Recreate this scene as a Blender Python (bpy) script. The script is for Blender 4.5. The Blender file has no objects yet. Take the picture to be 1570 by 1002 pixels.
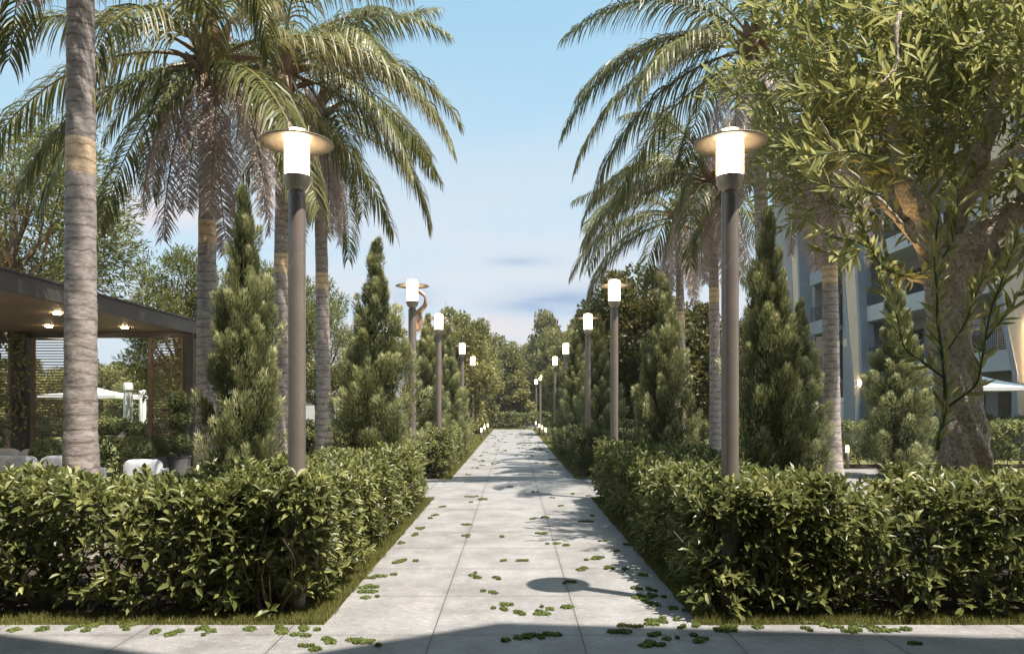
import bpy, math, random
import numpy as np
from math import radians as R, sin, cos, pi
rng = np.random.default_rng(7)
random.seed(7)
sc = bpy.context.scene
col = sc.collection

# ------------------------------------------------------------------ camera, world, sun, exposure
F = 1130.0                       # focal length in photo pixels (1570 wide)
cam = bpy.data.cameras.new('camera'); camo = bpy.data.objects.new('camera', cam); col.objects.link(camo)
camo.location = (0, 0, 1.6); camo.rotation_euler = (R(90), 0, 0)
cam.sensor_width = 36; cam.lens = 36 * F / 1570; cam.shift_y = 122.5 / 1570; cam.shift_x = -2 / 1570
cam.clip_start = .05; cam.clip_end = 3000
sc.camera = camo
sc.view_settings.view_transform = 'Standard'; sc.view_settings.look = 'None'
sc.view_settings.exposure = 1.0; sc.view_settings.gamma = 1
sc.cycles.use_denoising = True
sc.cycles.max_bounces = 7; sc.cycles.transparent_max_bounces = 8
sc.cycles.sample_clamp_indirect = 6
LD = np.array([-.357, .216, -1.0]); LD /= np.linalg.norm(LD)      # direction the sunlight travels
ELEV = math.asin(-LD[2]); AZ = math.atan2(-LD[0], -LD[1])          # towards the sun, from +y clockwise
world = bpy.data.worlds.new('World'); sc.world = world; world.use_nodes = True
def world_nodes():
    nt = world.node_tree; N = nt.nodes; L = nt.links; N.clear()
    out = N.new('ShaderNodeOutputWorld'); bg = N.new('ShaderNodeBackground'); L.new(bg.outputs[0], out.inputs[0])
    sky = N.new('ShaderNodeTexSky'); sky.sky_type = 'NISHITA'; sky.sun_disc = False
    sky.sun_elevation = ELEV; sky.sun_rotation = AZ
    sky.air_density = 1.0; sky.dust_density = 1.2; sky.ozone_density = 1.0; sky.altitude = 0
    bg.inputs[1].default_value = .12
    tc = N.new('ShaderNodeTexCoord')
    sp = N.new('ShaderNodeSeparateXYZ'); L.new(tc.outputs['Generated'], sp.inputs[0])
    def m(op, a, b=None, clamp=False):
        n = N.new('ShaderNodeMath'); n.operation = op; n.use_clamp = clamp
        for i, v in enumerate((a, b)):
            if v is None: continue
            if isinstance(v, (int, float)): n.inputs[i].default_value = v
            else: L.new(v, n.inputs[i])
        return n.outputs[0]
    z = m('MAXIMUM', sp.outputs[2], 0.0)
    dz = m('ADD', z, .16)
    cx = m('DIVIDE', sp.outputs[0], dz); cy = m('DIVIDE', sp.outputs[1], dz)
    cb = N.new('ShaderNodeCombineXYZ'); L.new(cx, cb.inputs[0]); L.new(cy, cb.inputs[1])
    mp = N.new('ShaderNodeMapping'); mp.inputs['Scale'].default_value = (.55, 1.0, 1); mp.inputs['Location'].default_value = (1.3, .4, 0)
    L.new(cb.outputs[0], mp.inputs[0])
    nz = N.new('ShaderNodeTexNoise'); nz.inputs['Scale'].default_value = 1.25; nz.inputs['Detail'].default_value = 7; nz.inputs['Roughness'].default_value = .52
    L.new(mp.outputs[0], nz.inputs[0])
    rp = N.new('ShaderNodeMapRange'); rp.inputs['From Min'].default_value = .38; rp.inputs['From Max'].default_value = .60; rp.interpolation_type = 'SMOOTHSTEP'
    L.new(nz.outputs[0], rp.inputs[0])
    fade = N.new('ShaderNodeMapRange'); fade.inputs['From Min'].default_value = .46; fade.inputs['From Max'].default_value = .08; L.new(z, fade.inputs[0])
    fac = m('MULTIPLY', m('MULTIPLY', rp.outputs[0], fade.outputs[0]), .95, True)
    hz = N.new('ShaderNodeMapRange'); hz.inputs['From Min'].default_value = .42; hz.inputs['From Max'].default_value = .0; L.new(z, hz.inputs[0])
    hzf = m('ADD', m('MULTIPLY', hz.outputs[0], .5), .45, True)
    vc = N.new('ShaderNodeMixRGB'); vc.inputs[1].default_value = (2.05, 3.65, 3.85, 1); vc.inputs[2].default_value = (2.75, 3.05, 3.5, 1)
    L.new(m('POWER', hz.outputs[0], .8), vc.inputs[0])
    veil = N.new('ShaderNodeMixRGB'); L.new(vc.outputs[0], veil.inputs[2])
    L.new(hzf, veil.inputs[0]); L.new(sky.outputs[0], veil.inputs[1])
    mx = N.new('ShaderNodeMixRGB'); mx.inputs[2].default_value = (3.35, 3.4, 3.6, 1)
    L.new(fac, mx.inputs[0]); L.new(veil.outputs[0], mx.inputs[1]); yy = m('MAXIMUM', sp.outputs[1], .05); ax = m('DIVIDE', sp.outputs[0], yy); az = m('DIVIDE', sp.outputs[2], yy)
    n2 = N.new('ShaderNodeTexNoise'); n2.inputs['Scale'].default_value = 1.0; n2.inputs['Detail'].default_value = 6
    c2 = N.new('ShaderNodeCombineXYZ'); L.new(m('MULTIPLY', ax, 9.), c2.inputs[0]); L.new(m('MULTIPLY', az, 42.), c2.inputs[1]); L.new(c2.outputs[0], n2.inputs[0])
    wob = m('MULTIPLY', m('SUBTRACT', n2.outputs[0], .5), 3.2); cur = mx.outputs[0]
    for x0, z0, sx, sz, cl, k in ((-.02, .112, .10, .016, (3.7, 3.35, 3.4), .8), (.075, .142, .085, .017, (1.35, 1.95, 3.0), .9), (.02, .196, .05, .008, (1.9, 2.5, 3.3), .6), (-.135, .145, .03, .018, (2.0, 2.5, 3.3), .6), (-.48, .27, .1, .03, (3.7, 3.45, 3.6), .7)):
        qx = m('POWER', m('ABSOLUTE', m('DIVIDE', m('SUBTRACT', ax, x0), sx)), 2.); qz = m('POWER', m('ABSOLUTE', m('DIVIDE', m('SUBTRACT', az, z0), sz)), 2.)
        w = m('MULTIPLY', m('POWER', 2.718, m('MULTIPLY', m('ADD', m('ADD', qx, qz), wob), -1.)), k, True)
        mc = N.new('ShaderNodeMixRGB'); mc.inputs[2].default_value = (*cl, 1); L.new(w, mc.inputs[0]); L.new(cur, mc.inputs[1]); cur = mc.outputs[0]
    L.new(cur, bg.inputs[0])
world_nodes()
sl = bpy.data.lights.new('sun', 'SUN'); sl.energy = 4.8; sl.angle = R(.6); sl.color = (1.0, .925, .83)
so = bpy.data.objects.new('sun', sl); col.objects.link(so)
from mathutils import Vector
so.rotation_euler = Vector(LD.tolist()).to_track_quat('-Z', 'Y').to_euler(); so.location = (20, -12, 60)

def P(px, py, D):                # a point seen at a photo pixel, D metres away
    return np.array([(px - 787) / F * D, D, 1.6 - (py - 623.5) / F * D])

# ------------------------------------------------------------------ mesh helpers
class G:
    def __init__(s): s.V = []; s.Q = []; s.T = []; s.QM = []; s.TM = []; s.A = []; s.U = []; s.n = 0
    def add(s, V, Q=None, T=None, a=0., u=0., m=0):
        V = np.asarray(V, float).reshape(-1, 3); k = len(V)
        s.V.append(V); s.A.append(np.broadcast_to(a, (k,)).astype(float)); s.U.append(np.broadcast_to(u, (k,)).astype(float))
        if Q is not None and len(Q):
            Q = np.asarray(Q, int).reshape(-1, 4); s.Q.append(Q + s.n); s.QM.append(np.full(len(Q), m))
        if T is not None and len(T):
            T = np.asarray(T, int).reshape(-1, 3); s.T.append(T + s.n); s.TM.append(np.full(len(T), m))
        s.n += k; return s
    def mesh(s, name, mats, smooth=False):
        me = bpy.data.meshes.new(name)
        V = np.concatenate(s.V)
        Q = np.concatenate(s.Q) if s.Q else np.zeros((0, 4), int); T = np.concatenate(s.T) if s.T else np.zeros((0, 3), int)
        li = np.concatenate([Q.ravel(), T.ravel()]).astype(np.int32); nq, ntr = len(Q), len(T)
        me.vertices.add(len(V)); me.vertices.foreach_set('co', V.astype(np.float32).ravel())
        me.loops.add(len(li)); me.loops.foreach_set('vertex_index', li)
        me.polygons.add(nq + ntr)
        me.polygons.foreach_set('loop_start', np.concatenate([np.arange(nq) * 4, nq * 4 + np.arange(ntr) * 3]).astype(np.int32))
        me.polygons.foreach_set('material_index', np.concatenate(s.QM + s.TM).astype(np.int32))
        me.polygons.foreach_set('use_smooth', np.full(nq + ntr, smooth))
        me.update(calc_edges=True)
        at = me.attributes.new('var', 'FLOAT', 'POINT'); at.data.foreach_set('value', np.concatenate(s.A).astype(np.float32))
        at = me.attributes.new('along', 'FLOAT', 'POINT'); at.data.foreach_set('value', np.concatenate(s.U).astype(np.float32))
        for m in (mats if isinstance(mats, (list, tuple)) else [mats]): me.materials.append(m)
        return me
    def obj(s, name, mats, parent=None, smooth=False, bevel=0):
        o = bpy.data.objects.new(name, s.mesh(name, mats, smooth)); col.objects.link(o)
        if parent: o.parent = parent
        if bevel:
            b = o.modifiers.new('bevel', 'BEVEL'); b.width = bevel; b.segments = 2; b.limit_method = 'ANGLE'
        return o
    # shapes
    def box(s, x0, x1, y0, y1, z0, z1, m=0, a=0.):
        V = [(x, y, z) for z in (z0, z1) for x, y in ((x0, y0), (x1, y0), (x1, y1), (x0, y1))]
        return s.add(V, [(0, 3, 2, 1), (4, 5, 6, 7), (0, 1, 5, 4), (1, 2, 6, 5), (2, 3, 7, 6), (3, 0, 4, 7)], m=m, a=a)
    def lathe(s, prof, c=(0, 0, 0), n=24, m=0, a=0., cap=True):
        prof = list(prof); th = np.arange(n) * 2 * pi / n; V = []
        for r, z in prof: V.append(np.stack([c[0] + r * np.cos(th), c[1] + r * np.sin(th), np.full(n, c[2] + z)], 1))
        V = np.concatenate(V); Q = []
        for i in range(len(prof) - 1):
            for j in range(n): k = (j + 1) % n; Q.append((i * n + j, i * n + k, (i + 1) * n + k, (i + 1) * n + j))
        T = []
        if cap:
            b = len(V); V = np.vstack([V, [(c[0], c[1], c[2] + prof[0][1]), (c[0], c[1], c[2] + prof[-1][1])]])
            o = (len(prof) - 1) * n
            for j in range(n): k = (j + 1) % n; T.append((b, k, j)); T.append((b + 1, o + j, o + k))
        return s.add(V, Q, T, m=m, a=a)
    def tube(s, pts, rad, n=6, m=0, a=0., u=None):
        pts = np.asarray(pts, float); k = len(pts); rad = np.broadcast_to(rad, (k,))
        tg = np.gradient(pts, axis=0); tg /= np.linalg.norm(tg, axis=1)[:, None] + 1e-9
        ref = np.array([0, 0, 1.]) if abs(tg[0][2]) < .9 else np.array([1., 0, 0])
        th = np.arange(n) * 2 * pi / n; V = []
        x = np.cross(ref, tg[0]); x /= np.linalg.norm(x)
        for i in range(k):
            x = x - tg[i] * (x @ tg[i]); x /= np.linalg.norm(x) + 1e-9; y = np.cross(tg[i], x)
            V.append(pts[i] + rad[i] * (np.cos(th)[:, None] * x + np.sin(th)[:, None] * y))
        V = np.concatenate(V); Q = []
        for i in range(k - 1):
            for j in range(n): q = (j + 1) % n; Q.append((i * n + j, i * n + q, (i + 1) * n + q, (i + 1) * n + j))
        b = len(V); V = np.vstack([V, pts[0], pts[-1]]); T = []
        for j in range(n): q = (j + 1) % n; T.append((b, q, j)); T.append((b + 1, (k - 1) * n + j, (k - 1) * n + q))
        U = 0. if u is None else np.concatenate([np.repeat(u, n), [u[0], u[-1]]])
        return s.add(V, Q, T, m=m, a=a, u=U)
    def prism(s, poly, axis, d0, d1, m=0, a=0.):      # convex polygon in the plane normal to axis
        k = len(poly); V = []
        for d in (d0, d1):
            for p, q in poly: V.append({'x': (d, p, q), 'y': (p, d, q), 'z': (p, q, d)}[axis])
        T = [(0, i + 1, i) for i in range(1, k - 1)] + [(k, k + i, k + i + 1) for i in range(1, k - 1)]
        return s.add(V, [(i, (i + 1) % k, k + (i + 1) % k, k + i) for i in range(k)], T, m=m, a=a)

def nrm(v): return v / (np.linalg.norm(v, axis=-1, keepdims=True) + 1e-9)
LEAF6 = (np.array([(0, 0, 0), (-.36, .3, .10), (0, .3, 0), (.36, .3, .10), (-.42, .62, .10), (0, .62, -.02), (.42, .62, .10), (0, 1, -.10)]),
         [(2, 3, 6, 5), (2, 5, 4, 1)], [(0, 3, 2), (0, 2, 1), (5, 6, 7), (5, 7, 4)])
LEAF4 = (np.array([(0, 0, 0), (.5, .48, .06), (0, 1, -.06), (-.5, .48, .06)]), [(0, 1, 2, 3)], [])
LANCE = (np.array([(0, 0, 0), (-.40, .28, .035), (0, .28, 0), (.40, .28, .035), (-.46, .55, .03), (0, .55, -.01), (.46, .55, .03), (0, 1, -.03)]), LEAF6[1], LEAF6[2])
BLADE = (np.array([(-.5, 0, 0), (.5, 0, 0), (.3, .6, 0), (0, 1, 0)]), [(0, 1, 2, 3)], [])
def leaves(g, pos, d, up, L, W, a, tpl=LEAF4, m=0):
    """place one leaf per row: base pos, direction d, blade facing up"""
    n = len(pos)
    if n == 0: return
    d = nrm(d); x = np.cross(d, up); x = nrm(x + 1e-6); z = np.cross(x, d)
    tv, tq, tt = tpl; k = len(tv)
    L = np.broadcast_to(L, (n,)); W = np.broadcast_to(W, (n,)); a = np.broadcast_to(a, (n,))
    V = pos[:, None] + x[:, None] * (tv[None, :, 0:1] * W[:, None, None]) + d[:, None] * (tv[None, :, 1:2] * L[:, None, None]) + z[:, None] * (tv[None, :, 2:3] * L[:, None, None])
    off = (np.arange(n) * k)[:, None, None]
    Q = (np.array(tq).reshape(-1, 4)[None] + off).reshape(-1, 4) if len(tq) else None
    T = (np.array(tt).reshape(-1, 3)[None] + off).reshape(-1, 3) if len(tt) else None
    g.add(V.reshape(-1, 3), Q, T, a=np.repeat(a, k), u=np.tile(tv[:, 1], n), m=m)
def rnd(n, r=None): 
    v = (r or rng).normal(size=(n, 3)); return nrm(v)
def sprigs(g, base, axis, length, nl, L, W, spread=(.6, 1.3), tpl=LEAF6, m=0, varb=None, stem=None, flat=.6):
    """each row a twig carrying nl leaves in a spiral"""
    n = len(base); axis = nrm(axis)
    ref = rnd(n); x = nrm(np.cross(axis, ref)); y = np.cross(axis, x)
    length = np.broadcast_to(length, (n,))
    vb = rng.random(n) if varb is None else varb
    ph = rng.random(n) * 6.28
    for j in range(nl):
        t = (j + .6) / nl
        an = ph + j * 2.4 + rng.normal(0, .25, n)
        rad = x * np.cos(an)[:, None] + y * np.sin(an)[:, None]
        th = spread[1] + (spread[0] - spread[1]) * t + rng.normal(0, .18, n)
        d = axis * np.cos(th)[:, None] + rad * np.sin(th)[:, None]
        up = axis * flat + np.array([0, 0, .35]) - LD * .35 + rnd(n) * .4
        s = (.75 + .5 * rng.random(n)) * (1.0 - .25 * t)
        leaves(g, base + axis * (length * t)[:, None], d, up, L * s, W * s, np.clip(vb * .6 + rng.random(n) * .4, 0, 1), tpl, m)
    if stem is not None:
        r = stem; k = 3; an = np.arange(k) * 2.094
        ring = x[:, None] * np.cos(an)[None, :, None] + y[:, None] * np.sin(an)[None, :, None]
        V = np.concatenate([base[:, None] + ring * r, (base + axis * length[:, None])[:, None] + ring * r * .5], 1)
        off = (np.arange(n) * 6)[:, None, None]
        Q = (np.array([(0, 1, 4, 3), (1, 2, 5, 4), (2, 0, 3, 5)])[None] + off).reshape(-1, 4)
        g.add(V.reshape(-1, 3), Q, a=.5, m=m + 1)

# ------------------------------------------------------------------ materials
def mat(name, c, rough=.6, metal=0., spec=.5):
    m = bpy.data.materials.new(name); m.use_nodes = True; b = m.node_tree.nodes['Principled BSDF']
    b.inputs['Base Color'].default_value = (*c, 1); b.inputs['Roughness'].default_value = rough
    b.inputs['Metallic'].default_value = metal; b.inputs['Specular IOR Level'].default_value = spec
    return m
def nodes(m): return m.node_tree.nodes, m.node_tree.links, m.node_tree.nodes['Principled BSDF']
def ramp(N, stops, interp='LINEAR'):
    r = N.new('ShaderNodeValToRGB'); e = r.color_ramp.elements; r.color_ramp.interpolation = interp
    while len(e) < len(stops): e.new(.5)
    for i, (p, c) in enumerate(stops): e[i].position = p; e[i].color = (*c, 1) if len(c) == 3 else c
    return r
def noise(N, L, scale, detail=4, rough=.55, vec=None, coord='Object', stretch=None):
    n = N.new('ShaderNodeTexNoise'); n.inputs['Scale'].default_value = scale; n.inputs['Detail'].default_value = detail; n.inputs['Roughness'].default_value = rough
    if vec is None: vec = N.new('ShaderNodeTexCoord').outputs[coord]
    if stretch:
        mp = N.new('ShaderNodeMapping'); mp.inputs['Scale'].default_value = stretch; L.new(vec, mp.inputs[0]); vec = mp.outputs[0]
    L.new(vec, n.inputs[0]); return n
def mottled(name, stops, scale, rough=.8, bump=.3, detail=6, stretch=None, bscale=None, dist=.02, metal=0.):
    m = mat(name, (.5,) * 3, rough, metal); N, L, b = nodes(m)
    n = noise(N, L, scale, detail, .6, stretch=stretch); r = ramp(N, stops); L.new(n.outputs[0], r.inputs[0]); L.new(r.outputs[0], b.inputs['Base Color'])
    if bump:
        n2 = noise(N, L, bscale or scale * 3, 6, .65, stretch=stretch); bp = N.new('ShaderNodeBump'); bp.inputs['Strength'].default_value = bump; bp.inputs['Distance'].default_value = dist
        L.new(n2.outputs[0], bp.inputs['Height']); L.new(bp.outputs[0], b.inputs['Normal'])
    return m
def leafmat(name, stops, rough=.45, trans=.25, tip=None, tcol=None, spec=.4):
    m = mat(name, stops[0][1], rough, spec=spec); N, L, b = nodes(m)
    at = N.new('ShaderNodeAttribute'); at.attribute_name = 'var'
    r = ramp(N, stops); L.new(at.outputs['Fac'], r.inputs[0]); c = r.outputs[0]
    if tip:
        au = N.new('ShaderNodeAttribute'); au.attribute_name = 'along'
        mr = N.new('ShaderNodeMapRange'); mr.inputs['From Min'].default_value = .62; mr.inputs['From Max'].default_value = 1.0; L.new(au.outputs['Fac'], mr.inputs[0])
        mm = N.new('ShaderNodeMath'); mm.operation = 'MULTIPLY'; L.new(mr.outputs[0], mm.inputs[0]); L.new(at.outputs['Fac'], mm.inputs[1])
        mx = N.new('ShaderNodeMixRGB'); mx.inputs[2].default_value = (*tip, 1); L.new(mm.outputs[0], mx.inputs[0]); L.new(c, mx.inputs[1]); c = mx.outputs[0]
    L.new(c, b.inputs['Base Color'])
    tr = N.new('ShaderNodeBsdfTranslucent'); hs = N.new('ShaderNodeHueSaturation'); hs.inputs['Value'].default_value = 1.5; hs.inputs['Hue'].default_value = .485
    L.new(c, hs.inputs['Color']); L.new(hs.outputs[0], tr.inputs[0])
    ms = N.new('ShaderNodeMixShader'); ms.inputs[0].default_value = trans
    L.new(b.outputs[0], ms.inputs[1]); L.new(tr.outputs[0], ms.inputs[2]); L.new(ms.outputs[0], N['Material Output'].inputs[0])
    return m
def emit(name, c, s):
    m = mat(name, c); b = nodes(m)[2]; b.inputs['Emission Color'].default_value = (*c, 1); b.inputs['Emission Strength'].default_value = s; return m

M = {}
M['hedge'] = leafmat('hedge leaf', [(0, (.055, .07, .02)), (.5, (.13, .15, .042)), (.85, (.285, .295, .10)), (1, (.42, .41, .18))], .42, .25, spec=.4)
M['hedgefar'] = leafmat('far hedge leaf', [(0, (.055, .07, .024)), (.6, (.125, .14, .042)), (1, (.26, .27, .085))], .45, .22)
M['shoot'] = leafmat('green shoot leaf', [(0, (.06, .10, .04)), (.4, (.11, .15, .055)), (1, (.27, .30, .12))], .4, .3)
M['twig'] = mottled('twig bark', [(.3, (.10, .065, .04)), (.7, (.20, .14, .09))], 30, .8, .3)
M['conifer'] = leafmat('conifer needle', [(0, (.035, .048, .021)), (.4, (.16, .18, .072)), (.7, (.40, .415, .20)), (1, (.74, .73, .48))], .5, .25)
M['olive'] = leafmat('willow olive leaf', [(0, (.12, .135, .04)), (.5, (.25, .262, .085)), (1, (.46, .455, .19))], .5, .38, spec=.3)
M['oliveback'] = leafmat('grey green leaf', [(0, (.075, .09, .025)), (.55, (.16, .175, .05)), (1, (.28, .28, .10))], .45, .3)
M['greenstem'] = mottled('green stem', [(.3, (.05, .09, .035)), (.7, (.10, .15, .055))], 20, .5, .2)
M['broad'] = leafmat('dark broad leaf', [(0, (.04, .05, .014)), (.5, (.10, .105, .026)), (.85, (.19, .165, .045)), (1, (.27, .14, .05))], .45, .28)
M['wood'] = leafmat('woodland leaf', [(0, (.07, .08, .024)), (.5, (.185, .185, .055)), (1, (.36, .34, .12))], .5, .3)
M['frond'] = leafmat('palm frond', [(0, (.06, .075, .02)), (.5, (.13, .143, .04)), (1, (.28, .262, .09))], .42, .3, tip=(.34, .24, .15), spec=.4)
M['dead'] = leafmat('dry palm frond', [(0, (.36, .275, .25)), (.5, (.54, .44, .40)), (1, (.70, .61, .55))], .6, .25)
M['rachis'] = mottled('frond stem', [(.35, (.15, .15, .04)), (.65, (.24, .17, .07))], 3, .45, .1)
M['deadrachis'] = mottled('dry frond stem', [(.35, (.22, .15, .09)), (.65, (.34, .25, .15))], 6, .6, .1)
M['sheath'] = mottled('fibre sheath', [(.3, (.13, .07, .04)), (.6, (.28, .17, .10)), (.8, (.38, .29, .20))], 9, .8, .5, stretch=(3, 3, .6))
M['bark'] = mottled('gnarled bark', [(.32, (.20, .145, .105)), (.43, (.52, .41, .31)), (.56, (.72, .60, .47)), (.76, (.86, .77, .66))], 26, .85, 1.0, 9, bscale=34, dist=.05)
M['bark2'] = mottled('tree bark', [(.35, (.08, .055, .04)), (.65, (.22, .16, .12))], 14, .85, .6)
M['pole'] = mottled('bronze pole paint', [(.3, (.215, .178, .15)), (.7, (.26, .218, .185))], 5, .42, .03, metal=.3)
M['shade'] = mottled('lamp shade metal', [(.3, (.19, .155, .12)), (.7, (.23, .19, .15))], 8, .45, .03, metal=.2)
M['glow'] = emit('lamp glass', (1.0, .80, .52), 10.0)
M['glow2'] = emit('small lamp glass', (1.0, .74, .42), 6.0)
M['bowl'] = mottled('glow tinted bowl metal', [(.3, (.45, .375, .29)), (.7, (.50, .42, .33))], 8, .4, .03, metal=.2)  # paler than the other lamp metal, standing in for glow on the bowl
M['dark'] = mottled('dark metal', [(.3, (.045, .04, .04)), (.7, (.065, .06, .058))], 8, .4, .05)
M['fascia'] = mottled('bronze fascia', [(.3, (.105, .09, .085)), (.7, (.135, .118, .108))], 3, .4, .04)
M['fabric'] = mottled('outdoor cushion fabric', [(.3, (.60, .62, .66)), (.7, (.68, .70, .73))], 40, .9, .3)
M['canvas'] = mottled('white canvas', [(.3, (.74, .74, .73)), (.7, (.82, .82, .80))], 6, .85, .2)
M['pot'] = mottled('grey concrete pot', [(.3, (.17, .17, .18)), (.7, (.25, .25, .26))], 12, .85, .2)
M['wallgrey'] = mottled('grey render', [(.3, (.28, .27, .275)), (.7, (.34, .33, .335))], 1.5, .85, .2, bscale=25)
M['walllight'] = mottled('pale render', [(.3, (.44, .44, .46)), (.7, (.50, .50, .52))], 1.5, .8, .1, bscale=25)
M['wallcream'] = mottled('cream stone panel', [(.3, (.66, .50, .36)), (.7, (.76, .59, .43))], 2, .8, .15, bscale=20)
M['finedge'] = mottled('blue grey fin edge', [(.3, (.25, .27, .31)), (.7, (.30, .32, .36))], 2, .75, .1, bscale=20)
M['glass'] = mat('window glass', (.03, .035, .045), .06, 0, .8)
M['louvre'] = mottled('timber louvre', [(.3, (.50, .39, .26)), (.7, (.60, .48, .33))], 12, .7, .1)
M['glow3'] = emit('downlight', (1.0, .76, .45), 60.0)
M['rail'] = mat('black railing', (.03, .03, .035), .45)
M['copper'] = mottled('copper sheet', [(.3, (.62, .33, .20)), (.7, (.75, .44, .28))], 3, .35, .05, metal=.4)
M['steel'] = mottled('pale steel sheet', [(.3, (.62, .62, .66)), (.7, (.72, .72, .76))], 3, .3, .05, metal=.3)
M['moss'] = leafmat('moss clump', [(0, (.075, .10, .02)), (1, (.13, .16, .035))], .8, .1)
M['grass'] = leafmat('grass blade', [(0, (.10, .115, .025)), (.6, (.20, .205, .055)), (1, (.33, .30, .11))], .6, .35)
M['scrub'] = leafmat('clipped box leaf', [(0, (.13, .16, .065)), (.6, (.25, .29, .12)), (1, (.38, .40, .18))], .45, .25)

def scratch(m):
    N, L, b = nodes(m); old = b.inputs['Base Color'].links[0].from_socket
    w = N.new('ShaderNodeTexVoronoi'); w.feature = 'DISTANCE_TO_EDGE'; w.inputs['Scale'].default_value = 1.9
    tc = N.new('ShaderNodeTexCoord'); L.new(tc.outputs['Object'], w.inputs[0])
    r = ramp(N, [(0, (1, 1, 1)), (.0028, (.6, .6, .6)), (.005, (0, 0, 0))]); L.new(w.outputs[0], r.inputs[0])
    n = noise(N, L, 3, 3); r2 = ramp(N, [(.5, (0, 0, 0)), (.62, (.5, .5, .5))]); L.new(n.outputs[0], r2.inputs[0])
    mm = N.new('ShaderNodeMath'); mm.operation = 'MULTIPLY'; L.new(r.outputs[0], mm.inputs[0]); L.new(r2.outputs[0], mm.inputs[1])
    x = N.new('ShaderNodeMixRGB'); x.inputs[2].default_value = (.55, .48, .42, 1); L.new(mm.outputs[0], x.inputs[0]); L.new(old, x.inputs[1]); L.new(x.outputs[0], b.inputs['Base Color'])
scratch(M['pole'])
def paving_mat():
    m = mat('stone paving', (.5, .5, .5), .62); N, L, b = nodes(m)
    tc = N.new('ShaderNodeTexCoord'); sp = N.new('ShaderNodeSeparateXYZ'); L.new(tc.outputs['Object'], sp.inputs[0])
    def mth(op, a, bb=None, c=None):
        n = N.new('ShaderNodeMath'); n.operation = op
        for i, v in enumerate((a, bb, c)):
            if v is None: continue
            if isinstance(v, (int, float)): n.inputs[i].default_value = v
            else: L.new(v, n.inputs[i])
        return n.outputs[0]
    tx = mth('DIVIDE', mth('ADD', sp.outputs[0], .568 + 104.5), 1.045); ty = mth('DIVIDE', mth('ADD', sp.outputs[1], 106 - 5.18), 1.06)
    jx = mth('MULTIPLY', mth('ABSOLUTE', mth('SUBTRACT', mth('FRACT', mth('ADD', tx, .5)), .5)), 1.045)
    jy = mth('MULTIPLY', mth('ABSOLUTE', mth('SUBTRACT', mth('FRACT', mth('ADD', ty, .5)), .5)), 1.06)
    j1 = N.new('ShaderNodeMapRange'); j1.inputs['From Min'].default_value = .0032; j1.inputs['From Max'].default_value = .0055; L.new(jx, j1.inputs[0])
    j2 = N.new('ShaderNodeMapRange'); j2.inputs['From Min'].default_value = .0016; j2.inputs['From Max'].default_value = .0036; L.new(jy, j2.inputs[0])
    jj = mth('MINIMUM', j1.outputs[0], j2.outputs[0])
    cb = N.new('ShaderNodeCombineXYZ'); L.new(mth('FLOOR', tx), cb.inputs[0]); L.new(mth('FLOOR', ty), cb.inputs[1])
    wn = N.new('ShaderNodeTexWhiteNoise'); wn.noise_dimensions = '2D'; L.new(cb.outputs[0], wn.inputs[0])
    n1 = noise(N, L, 2.2, 7, .62); n2 = noise(N, L, 70, 5, .7, stretch=(1, 1.6, 1)); n3 = noise(N, L, 16, 4, .6, stretch=(1, 2.2, 1))
    r1 = ramp(N, [(.3, (.20, .193, .189)), (.5, (.262, .253, .247)), (.72, (.33, .32, .312))]); L.new(n1.outputs[0], r1.inputs[0])
    r2 = ramp(N, [(.30, (.60, .60, .61)), (.5, (1, 1, 1)), (.70, (1.32, 1.31, 1.29))]); L.new(n2.outputs[0], r2.inputs[0])
    r3 = ramp(N, [(.3, (.82, .82, .84)), (.58, (1.0, 1.0, 1.0)), (.68, (1.35, 1.34, 1.31))]); L.new(n3.outputs[0], r3.inputs[0])
    def mul(a, c):
        x = N.new('ShaderNodeMixRGB'); x.blend_type = 'MULTIPLY'; x.inputs[0].default_value = 1; L.new(a, x.inputs[1]); L.new(c, x.inputs[2]); return x.outputs[0]
    c = mul(mul(r1.outputs[0], r2.outputs[0]), r3.outputs[0])
    tv = N.new('ShaderNodeMapRange'); tv.inputs['To Min'].default_value = .95; tv.inputs['To Max'].default_value = 1.05; L.new(wn.outputs[0], tv.inputs[0])
    cc = N.new('ShaderNodeCombineXYZ'); [L.new(tv.outputs[0], cc.inputs[i]) for i in range(3)]; c = mul(c, cc.outputs[0])
    n5 = noise(N, L, .9, 6, .7); r5 = ramp(N, [(.36, (.80, .79, .77)), (.5, (1, 1, 1)), (.7, (1.06, 1.06, 1.06))]); L.new(n5.outputs[0], r5.inputs[0]); c = mul(c, r5.outputs[0])
    dj = N.new('ShaderNodeMapRange'); dj.inputs['From Min'].default_value = 0; dj.inputs['From Max'].default_value = .06; dj.inputs['To Min'].default_value = .86; L.new(mth('MINIMUM', jx, jy), dj.inputs[0])
    c6 = N.new('ShaderNodeCombineXYZ'); [L.new(dj.outputs[0], c6.inputs[i]) for i in range(3)]; c = mul(c, c6.outputs[0])
    mx = N.new('ShaderNodeMixRGB'); mx.inputs[1].default_value = (.08, .075, .07, 1); L.new(jj, mx.inputs[0]); L.new(c, mx.inputs[2])
    L.new(mx.outputs[0], b.inputs['Base Color'])
    rr = N.new('ShaderNodeMapRange'); rr.inputs['To Min'].default_value = .45; rr.inputs['To Max'].default_value = .8; L.new(n3.outputs[0], rr.inputs[0]); L.new(rr.outputs[0], b.inputs['Roughness'])
    hh = mth('ADD', mth('MULTIPLY', jj, .6), mth('MULTIPLY', n2.outputs[0], .3))
    bp = N.new('ShaderNodeBump'); bp.inputs['Strength'].default_value = .45; bp.inputs['Distance'].default_value = .006; L.new(hh, bp.inputs['Height']); L.new(bp.outputs[0], b.inputs['Normal'])
    return m
M['paving'] = paving_mat()
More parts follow.
